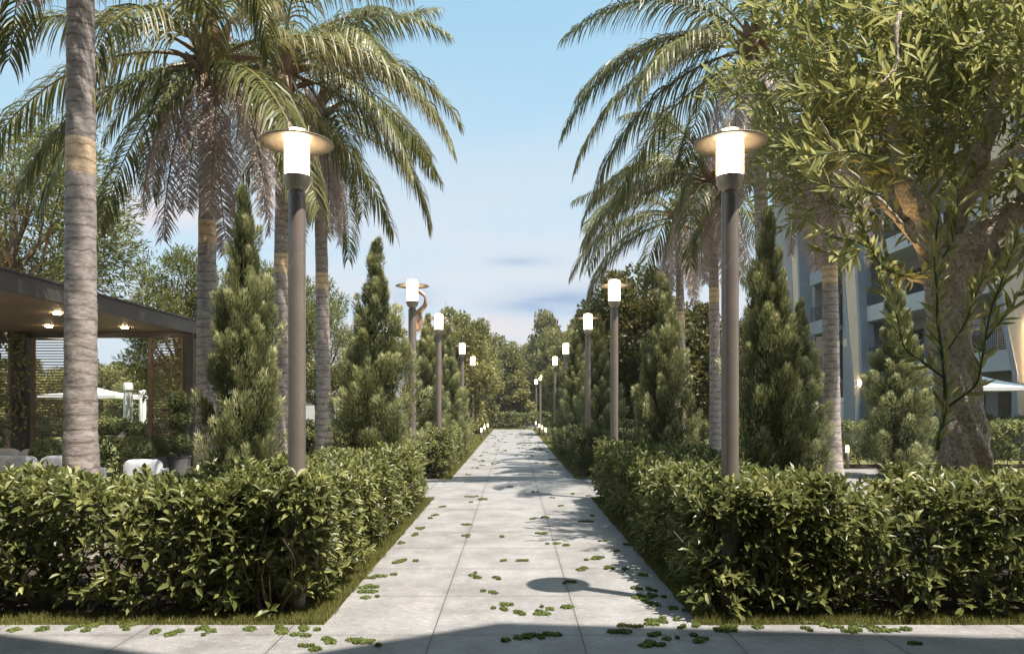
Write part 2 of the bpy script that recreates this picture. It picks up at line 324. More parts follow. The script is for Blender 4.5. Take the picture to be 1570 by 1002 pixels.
M['lawn'] = mottled('lawn', [(.3, (.09, .09, .027)), (.5, (.15, .15, .045)), (.75, (.24, .22, .075))], 3.5, .9, .5, 8, bscale=60)
M['deck'] = mottled('patio stone', [(.3, (.25, .24, .23)), (.7, (.32, .31, .30))], 3, .7, .1)

def trunk_mat():
    m = mat('palm bark', (.4, .35, .32), .85); N, L, b = nodes(m)
    tc = N.new('ShaderNodeTexCoord'); sp = N.new('ShaderNodeSeparateXYZ'); L.new(tc.outputs['Object'], sp.inputs[0])
    n0 = noise(N, L, 4, 4, .6); 
    ma = N.new('ShaderNodeMath'); ma.operation = 'MULTIPLY_ADD'; L.new(n0.outputs[0], ma.inputs[0]); ma.inputs[1].default_value = .16; L.new(sp.outputs[2], ma.inputs[2])
    dv = N.new('ShaderNodeMath'); dv.operation = 'DIVIDE'; dv.inputs[1].default_value = .145; L.new(ma.outputs[0], dv.inputs[0])
    fr = N.new('ShaderNodeMath'); fr.operation = 'FRACT'; L.new(dv.outputs[0], fr.inputs[0])
    ring = ramp(N, [(0, (.30, .27, .25)), (.03, (.5, .47, .45)), (.09, (.92, .9, .88)), (.7, (1.05, 1.02, 1)), (.93, (.92, .88, .85)), (.97, (.45, .42, .40))]); L.new(fr.outputs[0], ring.inputs[0])
    n1 = noise(N, L, 9, 8, .7, stretch=(1, 1, 2.4)); base = ramp(N, [(.27, (.13, .11, .105)), (.42, (.34, .295, .275)), (.56, (.50, .44, .41)), (.76, (.68, .60, .56))]); L.new(n1.outputs[0], base.inputs[0])
    # pale yellow band round the trunk
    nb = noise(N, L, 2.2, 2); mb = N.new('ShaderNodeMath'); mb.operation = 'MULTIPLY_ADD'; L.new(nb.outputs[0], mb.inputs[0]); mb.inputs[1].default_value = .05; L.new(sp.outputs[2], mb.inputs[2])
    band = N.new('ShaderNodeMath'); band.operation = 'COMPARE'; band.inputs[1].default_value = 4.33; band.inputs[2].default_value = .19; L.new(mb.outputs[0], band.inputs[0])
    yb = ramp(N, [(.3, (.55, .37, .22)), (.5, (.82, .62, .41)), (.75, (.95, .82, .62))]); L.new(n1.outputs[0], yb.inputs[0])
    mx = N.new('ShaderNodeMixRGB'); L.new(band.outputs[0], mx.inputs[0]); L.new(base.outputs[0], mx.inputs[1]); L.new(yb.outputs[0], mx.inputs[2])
    mu = N.new('ShaderNodeMixRGB'); mu.blend_type = 'MULTIPLY'; mu.inputs[0].default_value = .85; L.new(mx.outputs[0], mu.inputs[1]); L.new(ring.outputs[0], mu.inputs[2])
    L.new(mu.outputs[0], b.inputs['Base Color'])
    ad = N.new('ShaderNodeMath'); ad.operation = 'MULTIPLY_ADD'; L.new(n1.outputs[0], ad.inputs[0]); ad.inputs[1].default_value = .6; L.new(fr.outputs[0], ad.inputs[2])
    bp = N.new('ShaderNodeBump'); bp.inputs['Strength'].default_value = .6; bp.inputs['Distance'].default_value = .02; L.new(ad.outputs[0], bp.inputs['Height']); L.new(bp.outputs[0], b.inputs['Normal'])
    return m
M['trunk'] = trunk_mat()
def plank_mat():
    m = mat('timber soffit', (.3, .2, .12), .55); N, L, b = nodes(m)
    n = noise(N, L, 3, 6, .6, stretch=(1, 12, 1)); r = ramp(N, [(.3, (.30, .205, .125)), (.7, (.46, .33, .21))]); L.new(n.outputs[0], r.inputs[0])
    tc = N.new('ShaderNodeTexCoord'); sp = N.new('ShaderNodeSeparateXYZ'); L.new(tc.outputs['Object'], sp.inputs[0])
    d = N.new('ShaderNodeMath'); d.operation = 'DIVIDE'; d.inputs[1].default_value = .14; L.new(sp.outputs[1], d.inputs[0])
    f = N.new('ShaderNodeMath'); f.operation = 'FRACT'; L.new(d.outputs[0], f.inputs[0])
    j = ramp(N, [(0, (.25,) * 3), (.04, (.25,) * 3), (.07, (1,) * 3)]); L.new(f.outputs[0], j.inputs[0])
    x = N.new('ShaderNodeMixRGB'); x.blend_type = 'MULTIPLY'; x.inputs[0].default_value = 1; L.new(r.outputs[0], x.inputs[1]); L.new(j.outputs[0], x.inputs[2]); L.new(x.outputs[0], b.inputs['Base Color'])
    return m
M['plank'] = plank_mat()
M['slat'] = mottled('brown screen slat', [(.3, (.17, .115, .08)), (.7, (.26, .18, .125))], 6, .5, .1)

# ------------------------------------------------------------------ naming helpers
def tag(o, label=None, cat=None, group=None, kind=None):
    if label: o['label'] = label
    if cat: o['category'] = cat
    if group: o['group'] = group
    if kind: o['kind'] = kind
    return o
def thing(name, label, cat, loc=(0, 0, 0), rz=0, group=None, scale=1):
    o = bpy.data.objects.new(name, None); col.objects.link(o); o.location = loc; o.rotation_euler = (0, 0, rz)
    o.empty_display_size = .2
    if scale != 1: o.scale = scale if hasattr(scale, '__len__') else (scale,) * 3
    return tag(o, label, cat, group)
def link(name, me, parent, loc=(0, 0, 0), rz=0, scale=1):
    o = bpy.data.objects.new(name, me); col.objects.link(o); o.parent = parent; o.location = loc; o.rotation_euler = (0, 0, rz)
    if scale != 1: o.scale = scale if hasattr(scale, '__len__') else (scale,) * 3
    return o
def dup(root, loc, rz=0, label=None, scale=None):
    r = root.copy(); col.objects.link(r); r.location = loc; r.rotation_euler = (0, 0, rz)
    if label: r['label'] = label
    if scale is not None: r.scale = scale if hasattr(scale, '__len__') else (scale,) * 3
    for ch in list(root.children):
        c = ch.copy(); col.objects.link(c); c.parent = r
        for g in ch.children:
            d = g.copy(); col.objects.link(d); d.parent = c
    return r

# ================================================================== SETTING
g = G(); g.add([(-900, -900, -.02), (900, -900, -.02), (900, 1500, -.02), (-900, 1500, -.02)], [(0, 1, 2, 3)])
tag(g.obj('ground', M['lawn']), kind='structure')
g = G()
for x0, x1, y0, y1 in ((-40, 40, -14, 5.42), (-1.39, 1.37, 5.42, 52.4), (-16, -1.39, 12.95, 16.3), (1.37, 16, 12.95, 19.0)):
    g.add([(x0, y0, 0), (x1, y0, 0), (x1, y1, 0), (x0, y1, 0)], [(0, 1, 2, 3)])
tag(g.obj('path', M['paving']), kind='structure')
g = G(); g.box(-14, -5.7, 7.2, 12.9, -.01, .06)
tag(g.obj('patio', M['deck']), kind='structure')
g = G(); g.box(-60, 60, 58, 64, -.015, .0)
tag(g.obj('road', M['deck']), kind='structure')

M['soil'] = mottled('planting soil', [(.3, (.035, .025, .018)), (.7, (.075, .055, .04))], 12, .95, .6)
g = G()
for x0, x1, y0, y1 in ((-9.5, -1.45, 5.5, 12.9), (1.43, 9.5, 5.5, 12.9), (-6.5, -1.5, 16.4, 27), (1.5, 4.4, 16.4, 27), (5.4, 17, 19.3, 20.8)):
    g.add([(x0, y0, -.014), (x1, y0, -.014), (x1, y1, -.014), (x0, y1, -.014)], [(0, 1, 2, 3)])
tag(g.obj('planting_bed', M['soil']), kind='structure')
# ------------------------------------------------------------------ hedges
def hedge(label, segs, h, dens, L, W, notch=None, material='hedge', stems=60, nl=7, group=None, tpl=LEAF6, core=.05):
    root = thing('hedge', label, 'hedge', (0, 0, 0), group=group)
    cx = np.mean([(s[0] + s[1]) / 2 for s in segs]); cy = np.mean([(s[2] + s[3]) / 2 for s in segs]); root.location = (cx, cy, 0)
    def wob(p): return .055 * (np.sin(p[:, 0] * 3.1 + 1.3 * np.sin(p[:, 1] * 2.3)) * np.cos(p[:, 1] * 2.7 + p[:, 2] * 3) + .6 * np.sin(p[:, 0] * 7.3 + p[:, 2] * 5 + p[:, 1] * 6.1))
    def depth(p):
        hh = h + .03 * np.sin(p[:, 0] * 2.3 + p[:, 1]) 
        if notch: hh = hh - notch[2] * np.exp(-((p[:, 0] - notch[0]) / notch[1]) ** 4) * (p[:, 1] < 7)
        d = np.full(len(p), -9.)
        for x0, x1, y0, y1 in segs:
            d = np.maximum(d, np.minimum.reduce([p[:, 0] - x0, x1 - p[:, 0], p[:, 1] - y0, y1 - p[:, 1], hh - p[:, 2]]))
        return d + wob(p)
    g = G()
    vol = sum((s[1] - s[0]) * (s[3] - s[2]) * h for s in segs); N0 = int(vol * dens * 10)
    pts = []
    for s in segs:
        n = int((s[1] - s[0]) * (s[3] - s[2]) * h * dens * 10)
        pts.append(np.stack([rng.uniform(s[0] - .05, s[1] + .05, n), rng.uniform(s[2] - .05, s[3] + .05, n), rng.uniform(.03, h + .06, n)], 1))
    p = np.concatenate(pts); d = depth(p)
    side = p[:, 2] < h - .16
    acc = np.where(side, .52 * np.exp(-np.maximum(d, 0) / .12), np.exp(-np.maximum(d, 0) / .08)) + core
    acc *= np.where(d > .25, 1., np.clip(.55 + (p[:, 2] - .05) * 1.3, .5, 1))
    acc *= .72 + .28 * np.sin(p[:, 0] * 5.1 + 2 * np.sin(p[:, 2] * 3)) * np.sin(p[:, 1] * 4.3 + p[:, 2] * 4.1) * (p[:, 2] < h - .15) + .28 * (p[:, 2] >= h - .15)
    k = (d > 0) & (rng.random(len(p)) < acc); p = p[k]; d = d[k]
    e = .02; gr = np.stack([depth(p + np.eye(3)[i] * e) - depth(p - np.eye(3)[i] * e) for i in range(3)], 1)
    out = -nrm(gr)
    ax = out * .85 + np.array([0, 0, .75]) + rnd(len(p)) * .6
    pp = p - np.array([cx, cy, 0])
    sprigs(g, pp, ax, .09 + .05 * rng.random(len(p)), nl, L, W, tpl=tpl, stem=.0022)
    if stems:
        per = [(s, (s[1] - s[0]) * 2 + (s[3] - s[2]) * 2) for s in segs]
        for i in range(stems):
            s = segs[rng.integers(len(segs))] if rng.random() < .5 else max(per, key=lambda t: t[1])[0]
            side = rng.integers(3)
            if side == 0: b = np.array([rng.uniform(s[0], s[1]), s[2] + .16 + rng.random() * .3, 0.])
            elif side == 1: b = np.array([(s[1] if cx < 0 else s[0]) + (-1 if cx < 0 else 1) * (.2 + rng.random() * .3), rng.uniform(s[2], s[3]), 0.])
            else: b = np.array([rng.uniform(s[0] + .2, s[1] - .2), rng.uniform(s[2] + .2, s[3] - .2), 0.])
            b -= np.array([cx, cy, .02]); tot = h * (.65 + .3 * rng.random()); n = 7
            dv = np.array([rng.normal(0, .35), rng.normal(0, .2), 1.]); q = [b]
            for t in range(n): dv = dv + rng.normal(0, .22, 3) * np.array([1, 1, .3]); q.append(q[-1] + dv / np.linalg.norm(dv) * tot / n)
            g.tube(q, np.linspace(.013, .004, len(q)) * (.7 + .6 * rng.random()), 5, m=1)
            for _ in range(3):
                j = rng.integers(1, 5); a = q[j]; dd = np.array([rng.normal(0, .7), rng.normal(-.2, .6), .7]); dd /= np.linalg.norm(dd)
                g.tube([a, a + dd * .12, a + dd * .2 + np.array([0, 0, .06]), a + dd * .28 + np.array([0, 0, .15])], [.006, .005, .004, .002], 4, m=1)
    g.obj('foliage', [M[material], M['twig']], root)
    return root
HG = 'clipped hedges'
hedge('leafy clipped hedge left of the path nearest the camera, around the front grey lamp post', [(-9.5, -1.55, 5.6, 6.75), (-2.45, -1.55, 5.6, 12.75)], .905, 290, .118, .049, stems=60, core=.12, nl=6, group=HG)
hedge('leafy clipped hedge right of the path nearest the camera, in front of the gnarled tree', [(1.47, 9.5, 5.58, 6.75), (1.47, 2.45, 5.58, 12.85)], .90, 290, .118, .049, core=.12, nl=6, notch=(2.95, .26, .20), stems=60, group=HG)
hedge('second clipped hedge along the left of the path beyond the side path', [(-2.6, -1.52, 16.5, 27), (-6.5, -1.52, 16.5, 17.3)], .93, 190, .10, .043, stems=22, group=HG, material='hedge', core=.06)
hedge('second clipped hedge along the right of the path beyond the side path', [(1.52, 2.6, 16.6, 27), (1.52, 4.4, 16.6, 17.4)], .93, 190, .10, .043, stems=22, group=HG, material='hedgefar', core=.06)
hedge('low dark hedge closing the far end of the path', [(-7, 7, 52.6, 53.8)], 1.08, 40, .22, .10, stems=0, group=HG, material='hedgefar', nl=6, tpl=LEAF4, core=.06)
hedge('long hedge behind the gnarled tree with a bollard light before it', [(5.4, 17, 19.5, 20.6)], 1.08, 170, .12, .058, stems=16, group=HG, material='hedge', core=.02, tpl=LEAF4)
hedge('dark hedge between the slender right palms and the dark leafy trees', [(3.4, 9, 24.2, 25.2)], 1.05, 90, .14, .065, stems=0, group=HG, material='hedgefar', core=.02, tpl=LEAF4)
hedge('hedge behind the pergola in front of the closed white parasols', [(-12, -3.6, 16.9, 17.9)], 1.15, 190, .12, .06, stems=8, group=HG, material='hedge', core=.10, tpl=LEAF4)
hedge('low hedge at the foot of the apartment building', [(13, 20, 23.5, 24.3)], 1.2, 80, .13, .06, stems=0, group=HG, material='hedgefar', core=.02, tpl=LEAF4)

# ------------------------------------------------------------------ grass strips (stuff)
def grass(name, rects, dens, hgt, label):
    g = G()
    for x0, x1, y0, y1 in rects:
        n = int((x1 - x0) * (y1 - y0) * dens)
        p = np.stack([rng.uniform(x0, x1, n), rng.uniform(y0, y1, n), np.full(n, -.015)], 1)
        p[:, 0] += .03 * np.sin(p[:, 1] * 9) * rng.random(n); p[:, 1] += .03 * np.sin(p[:, 0] * 7) * rng.random(n)
        d = np.array([0, 0, 1.]) + rng.normal(0, .3, (n, 3)) * np.array([1, 1, .1])
        leaves(g, p, d, rnd(n), hgt * (.5 + .8 * rng.random(n)), .0065, rng.random(n), BLADE)
    o = g.obj(name, M['grass']); return tag(o, label, 'grass', kind='stuff')
grass('grass', [(-9.5, -1.42, 5.42, 5.72), (-1.72, -1.39, 5.42, 12.95)], 9000, .055, 'short green grass growing along the foot of the left hedge')
grass('grass', [(1.38, 9.5, 5.42, 5.72), (1.37, 1.62, 5.42, 13)], 9000, .06, 'short green grass growing along the foot of the right hedge')
grass('grass', [(-1.62, -1.39, 16.3, 27), (1.37, 1.62, 16.3, 27)], 3500, .06, 'grass edging the second pair of hedges')
grass('grass', [(-3.2, -1.4, 27, 52), (1.38, 3.2, 27, 52)], 900, .07, 'sunlit grass verges around the bollard lights')

# ------------------------------------------------------------------ street lamps
def lamp_parts(root):
    d = -.028
    def lz(p): return [(a, b + d) for a, b in p]
    g = G(); g.lathe([(.0675, -.02), (.0675, .05), (.0675, 3.30 + d), (.064, 3.325 + d)], n=32, cap=True); g.obj('pole', M['pole'], root, smooth=True)
    g = G(); g.lathe(lz([(.03, 3.325), (.05, 3.335), (.085, 3.37), (.105, 3.42), (.109, 3.445), (.106, 3.455)]), n=32); g.obj('bowl', M['bowl'], root, smooth=True)
    g = G(); g.lathe(lz([(.095, 3.455), (.096, 3.46), (.096, 3.79), (.08, 3.815), (.04, 3.825)]), n=32); g.obj('glass', M['glow'], root, smooth=True)
    g = G(); n = 48; g.lathe(lz([(.100, 3.742), (.100, 3.752), (.2, 3.738), (.285, 3.722), (.288, 3.717), (.285, 3.712), (.2, 3.728), (.100, 3.742)]), n=n, cap=False); g.obj('shade', M['shade'], root, smooth=True)
    for a in range(4):
        t = a * pi / 2 + .45 - pi * .75; x, y = .108 * cos(t), .108 * sin(t); g = G(); g.tube([(x, y, 3.44 + d), (x, y, 3.845 + d)], .0045, 6); g.obj('rod', M['pole'], root, smooth=True)
    g = G(); g.lathe(lz([(.1095, 3.79), (.1135, 3.79), (.1135, 3.797), (.1095, 3.797), (.1095, 3.79)]), n=32, cap=False); g.obj('ring', M['pole'], root, smooth=True)
LP = [(-1.717, 5.85, 'front left lamp post standing in the near hedge beside the tall spiky conifer'), (1.72, 5.85, 'front right lamp post standing in the near hedge left of the gnarled tree'),
      (-1.747, 12.75, 'second lamp post from the camera on the left of the path, by the copper sculpture'), (1.747, 12.75, 'second lamp post from the camera on the right of the path'),
      (-1.76, 17.4, 'third lamp post from the camera on the left of the path'), (1.76, 17.4, 'third lamp post from the camera on the right of the path'),
      (-1.76, 25.4, 'fourth lamp post on the left, at the far end of the second hedge'), (1.81, 25.4, 'fourth lamp post on the right, at the far end of the second hedge'),
      (-1.78, 32.3, 'fifth lamp post on the left, on the grass verge'), (1.83, 32.3, 'fifth lamp post on the right, on the grass verge'),
      (-1.79, 51, 'farthest lamp post on the left, just before the end hedge'), (1.85, 50.5, 'sixth lamp post on the right, just before the end hedge'), (1.82, 59, 'farthest lamp post of all, behind the end hedge')]
lamp0 = None
for x, y, lb in LP:
    if lamp0 is None: lamp0 = thing('street_lamp', lb, 'street lamp', (x, y, 0), group='lamp posts along the path'); lamp_parts(lamp0)
    else: dup(lamp0, (x, y, 0), 0, lb)
# bollards
b0 = None
BL = [(-1.62, 9.2, 'bollard light glowing against the near left hedge beside the path'), (-1.52, 35, 'nearest of the four small bollard lights on the far left verge'), (-1.54, 39.5, 'second of the four bollard lights on the far left verge'), (-1.52, 43.9, 'third of the four bollard lights on the far left verge'), (-1.9, 49.5, 'bollard light nearest the end hedge on the left verge'),
      (1.54, 35, 'nearest of the four small bollard lights on the far right verge'), (1.53, 39.3, 'second of the four bollard lights on the far right verge'), (1.52, 43.2, 'third of the four bollard lights on the far right verge'), (1.53, 50, 'bollard light nearest the end hedge on the right verge'),
      (8.68, 19.15, 'bollard light in front of the hedge behind the gnarled tree'), (-2.5, 46.5, 'bollard light set back on the left lawn near the end hedge')]
for x, y, lb in BL:
    if b0 is None:
        b0 = thing('bollard_light', lb, 'bollard light', (x, y, 0), group='small bollard lights')
        g = G(); g.lathe([(.045, -.01), (.045, .42), (.04, .425)], n=16); g.obj('post', M['pole'], b0, smooth=True)
        g = G(); g.lathe([(.036, .425), (.036, .60)], n=16); g.obj('lamp', M['glow2'], b0, smooth=True)
        g = G(); g.lathe([(.045, .60), (.046, .615), (.03, .622)], n=16); g.obj('cap', M['pole'], b0, smooth=True)
    else: dup(b0, (x, y, 0), 0, lb)

# ------------------------------------------------------------------ palms
def frond_mesh(name, L, e0, droop, dead=False, seed=0, lean=0.):
    r = np.random.default_rng(seed); g = G(); n = 22; s = np.linspace(0, 1, n)
    th = np.radians(e0 - droop * s ** (.8 if not dead else .45)); st = L / (n - 1)
    px = np.concatenate([[0], np.cumsum(np.cos(th[:-1]) * st)]); pz = np.concatenate([[0], np.cumsum(np.sin(th[:-1]) * st)])
    py = lean * s ** 2
    pts = np.stack([px, py, pz], 1)
    rad = np.interp(s, [0, .06, .2, 1], [.055, .036, .022, .004]) * (1 if not dead else 1.1)
    g.tube(pts, rad, 6, m=1)
    K = 104 if not dead else 130
    for side in (-1, 1):
        sv = np.linspace(.15, .995, K) + r.normal(0, .004, K); sv = np.clip(sv, .1, .999)
        p0 = np.stack([np.interp(sv, s, pts[:, i]) for i in range(3)], 1)
        t = np.interp(sv, s, th); T = np.stack([np.cos(t), np.zeros(K), np.sin(t)], 1); Nn = np.stack([-np.sin(t), np.zeros(K), np.cos(t)], 1)
        B = np.zeros((K, 3)); B[:, 1] = side
        prof = np.interp(sv, [.1, .25, .5, .8, 1], [.45, .9, 1., .75, .38]); ll = L * (.205 if not dead else .20) * prof * (.8 + .35 * r.random(K))
        if dead: d0 = T * .75 + B * (.80 + .25 * r.random((K, 1))) + Nn * r.normal(0, .25, (K, 1)); gr = .2
        else: d0 = T * (.55 + .45 * sv[:, None]) + B * .85 + Nn * (.15 + r.normal(0, .10, (K, 1))); gr = .62
        d0 = nrm(d0 + r.normal(0, .07, (K, 3))); down = np.array([0, 0, -1.])
        d1 = nrm(d0 + down * gr * (.7 + .5 * r.random((K, 1)))); d2 = nrm(d1 + down * gr * 1.25); d3 = nrm(d2 + down * gr * 1.2)
        q0 = p0; q1 = q0 + d0 * ll[:, None] * .22; q2 = q1 + d1 * ll[:, None] * .28; q3 = q2 + d2 * ll[:, None] * .28; q4 = q3 + d3 * ll[:, None] * .24
        w = L * .0062 * (.8 + .5 * r.random(K)) * (1 if not dead else 1.15)
        up = nrm(Nn + B * .5 + r.normal(0, .3, (K, 3)))
        V = []
        for q, dd, ww in ((q0, d0, .5), (q1, d1, 1.), (q2, d2, .9), (q3, d3, .6), (q4, d3, .08)):
            x = nrm(np.cross(dd, up)); V.append(q - x * (w * ww * .5)[:, None]); V.append(q + x * (w * ww * .5)[:, None])
        V = np.stack(V, 1).reshape(-1, 3); off = (np.arange(K) * 10)[:, None, None]
        Q = (np.array([(0, 1, 3, 2), (2, 3, 5, 4), (4, 5, 7, 6), (6, 7, 9, 8)])[None] + off).reshape(-1, 4)
        g.add(V, Q, a=np.repeat(np.clip(r.random(K) * .55 + r.random() * .45, 0, 1), 10), u=np.tile([0, 0, .22, .22, .5, .5, .78, .78, 1, 1], K))
    return g.mesh(name, [M['dead'], M['deadrachis']] if dead else [M['frond'], M['rachis']])
FR = [frond_mesh('frond', 4.1, e, dr, seed=i, lean=ln) for i, (e, dr, ln) in enumerate(
    [(82, 70, .2), (72, 82, -.3), (62, 92, .3), (52, 98, -.2), (40, 98, .4), (32, 100, -.4), (22, 92, .2), (12, 85, -.2), (0, 78, .3), (-15, 66, 0.), (45, 120, .5), (28, 108, .1)])]
DF = [frond_mesh('dry_frond', 2.8, e, dr, dead=True, seed=50 + i, lean=ln) for i, (e, dr, ln) in enumerate([(-25, 66, .1), (-50, 41, -.15), (-10, 84, .1), (-60, 32, .2)])]
def sheath_mesh(seed):
    r = np.random.default_rng(seed); g = G()
    for i in range(15):
        a = i * 2.4; e = R(r.uniform(10, 80)); l = r.uniform(.28, .5)
        d = np.array([cos(a) * cos(e), sin(a) * cos(e), sin(e)]); b = np.array([cos(a) * .09, sin(a) * .09, -.30 + .035 * i])
        k = np.array([-sin(a), cos(a), 0]); u = np.cross(d, k); V = []
        for t, w in ((0, .055), (.35, .085), (.75, .05), (1.0, .012)):
            c = b + d * l * t + np.array([0, 0, -.10 * t * t * (1 if i < 7 else 0)]); V += [c - k * w, c - u * w * .45, c + k * w, c + u * w * .45]
        Q = [(4 * s + j, 4 * s + (j + 1) % 4, 4 * s + 4 + (j + 1) % 4, 4 * s + 4 + j) for s in range(3) for j in range(4)]
        g.add(V, Q)
    g.lathe([(.12, -.45), (.15, -.25), (.13, 0), (.05, .3)], n=10)
    return g.mesh('leaf_base', M['sheath'])
SH = [sheath_mesh(3), sheath_mesh(8)]
def trunk_mesh(H, bend, r0=.155, seed=0):
    g = G(); n = int(H / .0575); z = np.linspace(-.05, H, n); s = z / H; r9 = np.random.default_rng(seed)
    rr = np.interp(z, [-.05, .15, .6, 1.4, H], [r0 * 1.75, r0 * 1.5, r0 * 1.22, r0 * 1.04, r0 * .74])
    rr = rr * (1 + .014 * (np.arange(n) % 2) + .008 * r9.normal(size=n)) 
    c = np.stack([bend[0] * s ** 2, bend[1] * s ** 2, z], 1); th = np.arange(28) * 2 * pi / 28; V = []
    for i in range(n):
        wob = 1 + .02 * np.sin(3 * th + i * .7) + .012 * np.sin(7 * th + i * 2.1)
        V.append(np.stack([c[i, 0] + rr[i] * wob * np.cos(th), c[i, 1] + rr[i] * wob * np.sin(th), np.full(28, z[i]) + .012 * np.sin(2 * th + i)], 1))
    Q = [(i * 28 + j, i * 28 + (j + 1) % 28, (i + 1) * 28 + (j + 1) % 28, (i + 1) * 28 + j) for i in range(n - 1) for j in range(28)]
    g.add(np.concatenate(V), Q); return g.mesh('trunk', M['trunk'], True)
def palm(label, x, y, H, seed, bend=(0, 0), fixed=(), nf=13, nd=6, ls=1., r0=.155, dead_az=None):
    r = np.random.default_rng(seed); root = thing('palm_tree', label, 'palm tree', (x, y, 0), group='palm trees beside the path')
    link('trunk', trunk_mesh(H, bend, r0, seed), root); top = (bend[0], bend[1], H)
    link('leaf_base', SH[seed % 2], root, top, r.uniform(0, 6), 1.45)
    for i in range(nf):
        t = i / nf; v = min(8, int(t * 9.2 + r.normal(0, .4))); v = max(0, v)
        if r.random() < .15: v = 10 + r.integers(2)
        link('frond', FR[v], root, (top[0], top[1], H + .08 - .3 * t), i * 2.399 + seed + r.normal(0, .15), ls * r.uniform(.86, 1.08))
    for az, v, s in fixed: link('frond', FR[v], root, (top[0], top[1], H - .05), az, s)
    nd = min(nd + 1, 7)
    for i in range(nd):
        az = (4.1, 5.25, 4.7, 3.3, 5.95, 1.6, .6, 2.5)[i] + r.normal(0, .12)
        link('dry_frond', DF[int(r.integers(4))], root, (top[0] + .15 * cos(az), top[1] + .15 * sin(az), H - .12 - .25 * r.random()), az, ls * r.uniform(.8, 1.05))
    return root
def at(px, D): return (px - 787) / F * D
palm('thick ringed palm trunk nearest on the left, crown out of view', at(124, 8), 8, 8.3, 1, (.0, 0), dead_az=(3.3, 4.0, 2.6), nd=3, fixed=[(3.6, 7, 1.0)], r0=.158)
palm('palm left of the tall spiky conifer, crown of drooping fronds with a dry skirt', at(316, 11.5), 11.5, 7.0, 2, (.05, 0), fixed=[(3.2, 6, 1.), (2.6, 8, .9), (3.9, 9, .9), (-.6, 9, .8)], dead_az=(4.3, 5.2, 3.7, 0, 1, 2), r0=.15)
palm('palm seen between the spiky conifer and the front left lamp post', at(430, 14), 14, 8.1, 3, (.07, 0), fixed=[(-.1, 6, .98), (.15, 4, .95), (-.35, 8, .92)], dead_az=(4.0, 5.0, 3.4, 1, 2, 5.8), r0=.15)
palm('palm just right of the front left lamp post', at(497, 16), 16, 7.9, 4, (-.15, 0), fixed=[(0, 8, .85), (-.9, 9, .85)], dead_az=(4.2, 5.3, 3.4, 0, 1, 2), r0=.15, ls=.9)
palm('palm behind the front right lamp post, crown reaching left over the path', at(1175, 14.6), 14.6, 8.7, 5, (-.25, 0), fixed=[(3.1, 5, 1.12), (3.35, 3, 1.05), (2.9, 8, 1.1), (3.25, 7, 1.12)], dead_az=(4.0, 5.0, 5.6, 0, 1, 2), nf=13, r0=.15)
palm('palm trunk rising from the side path in front of the apartment building', at(1275, 15.2), 15.2, 7.6, 6, (-.1, 0), dead_az=(4.0, 5.0, 3.3, 5.7, 1, 2), r0=.165, nf=12)
palm('slender palm partly hidden by the front right lamp post', at(1097, 18), 18, 7.15, 7, (-.1, 0), fixed=[(3.1, 7, 1.), (3.4, 6, 1.), (2.8, 5, .95)], dead_az=(4.0, 5.0, 3.3, 5.7, 1, 2), r0=.135)
palm('slender palm behind the dark conifer right of the path', at(1045, 22.5), 22.5, 7.4, 8, (-.1, 0), fixed=[(3.2, 8, 1.), (2.9, 6, 1.)], dead_az=(4.0, 5.0, 3.3, 5.7, 1, 2), r0=.14)

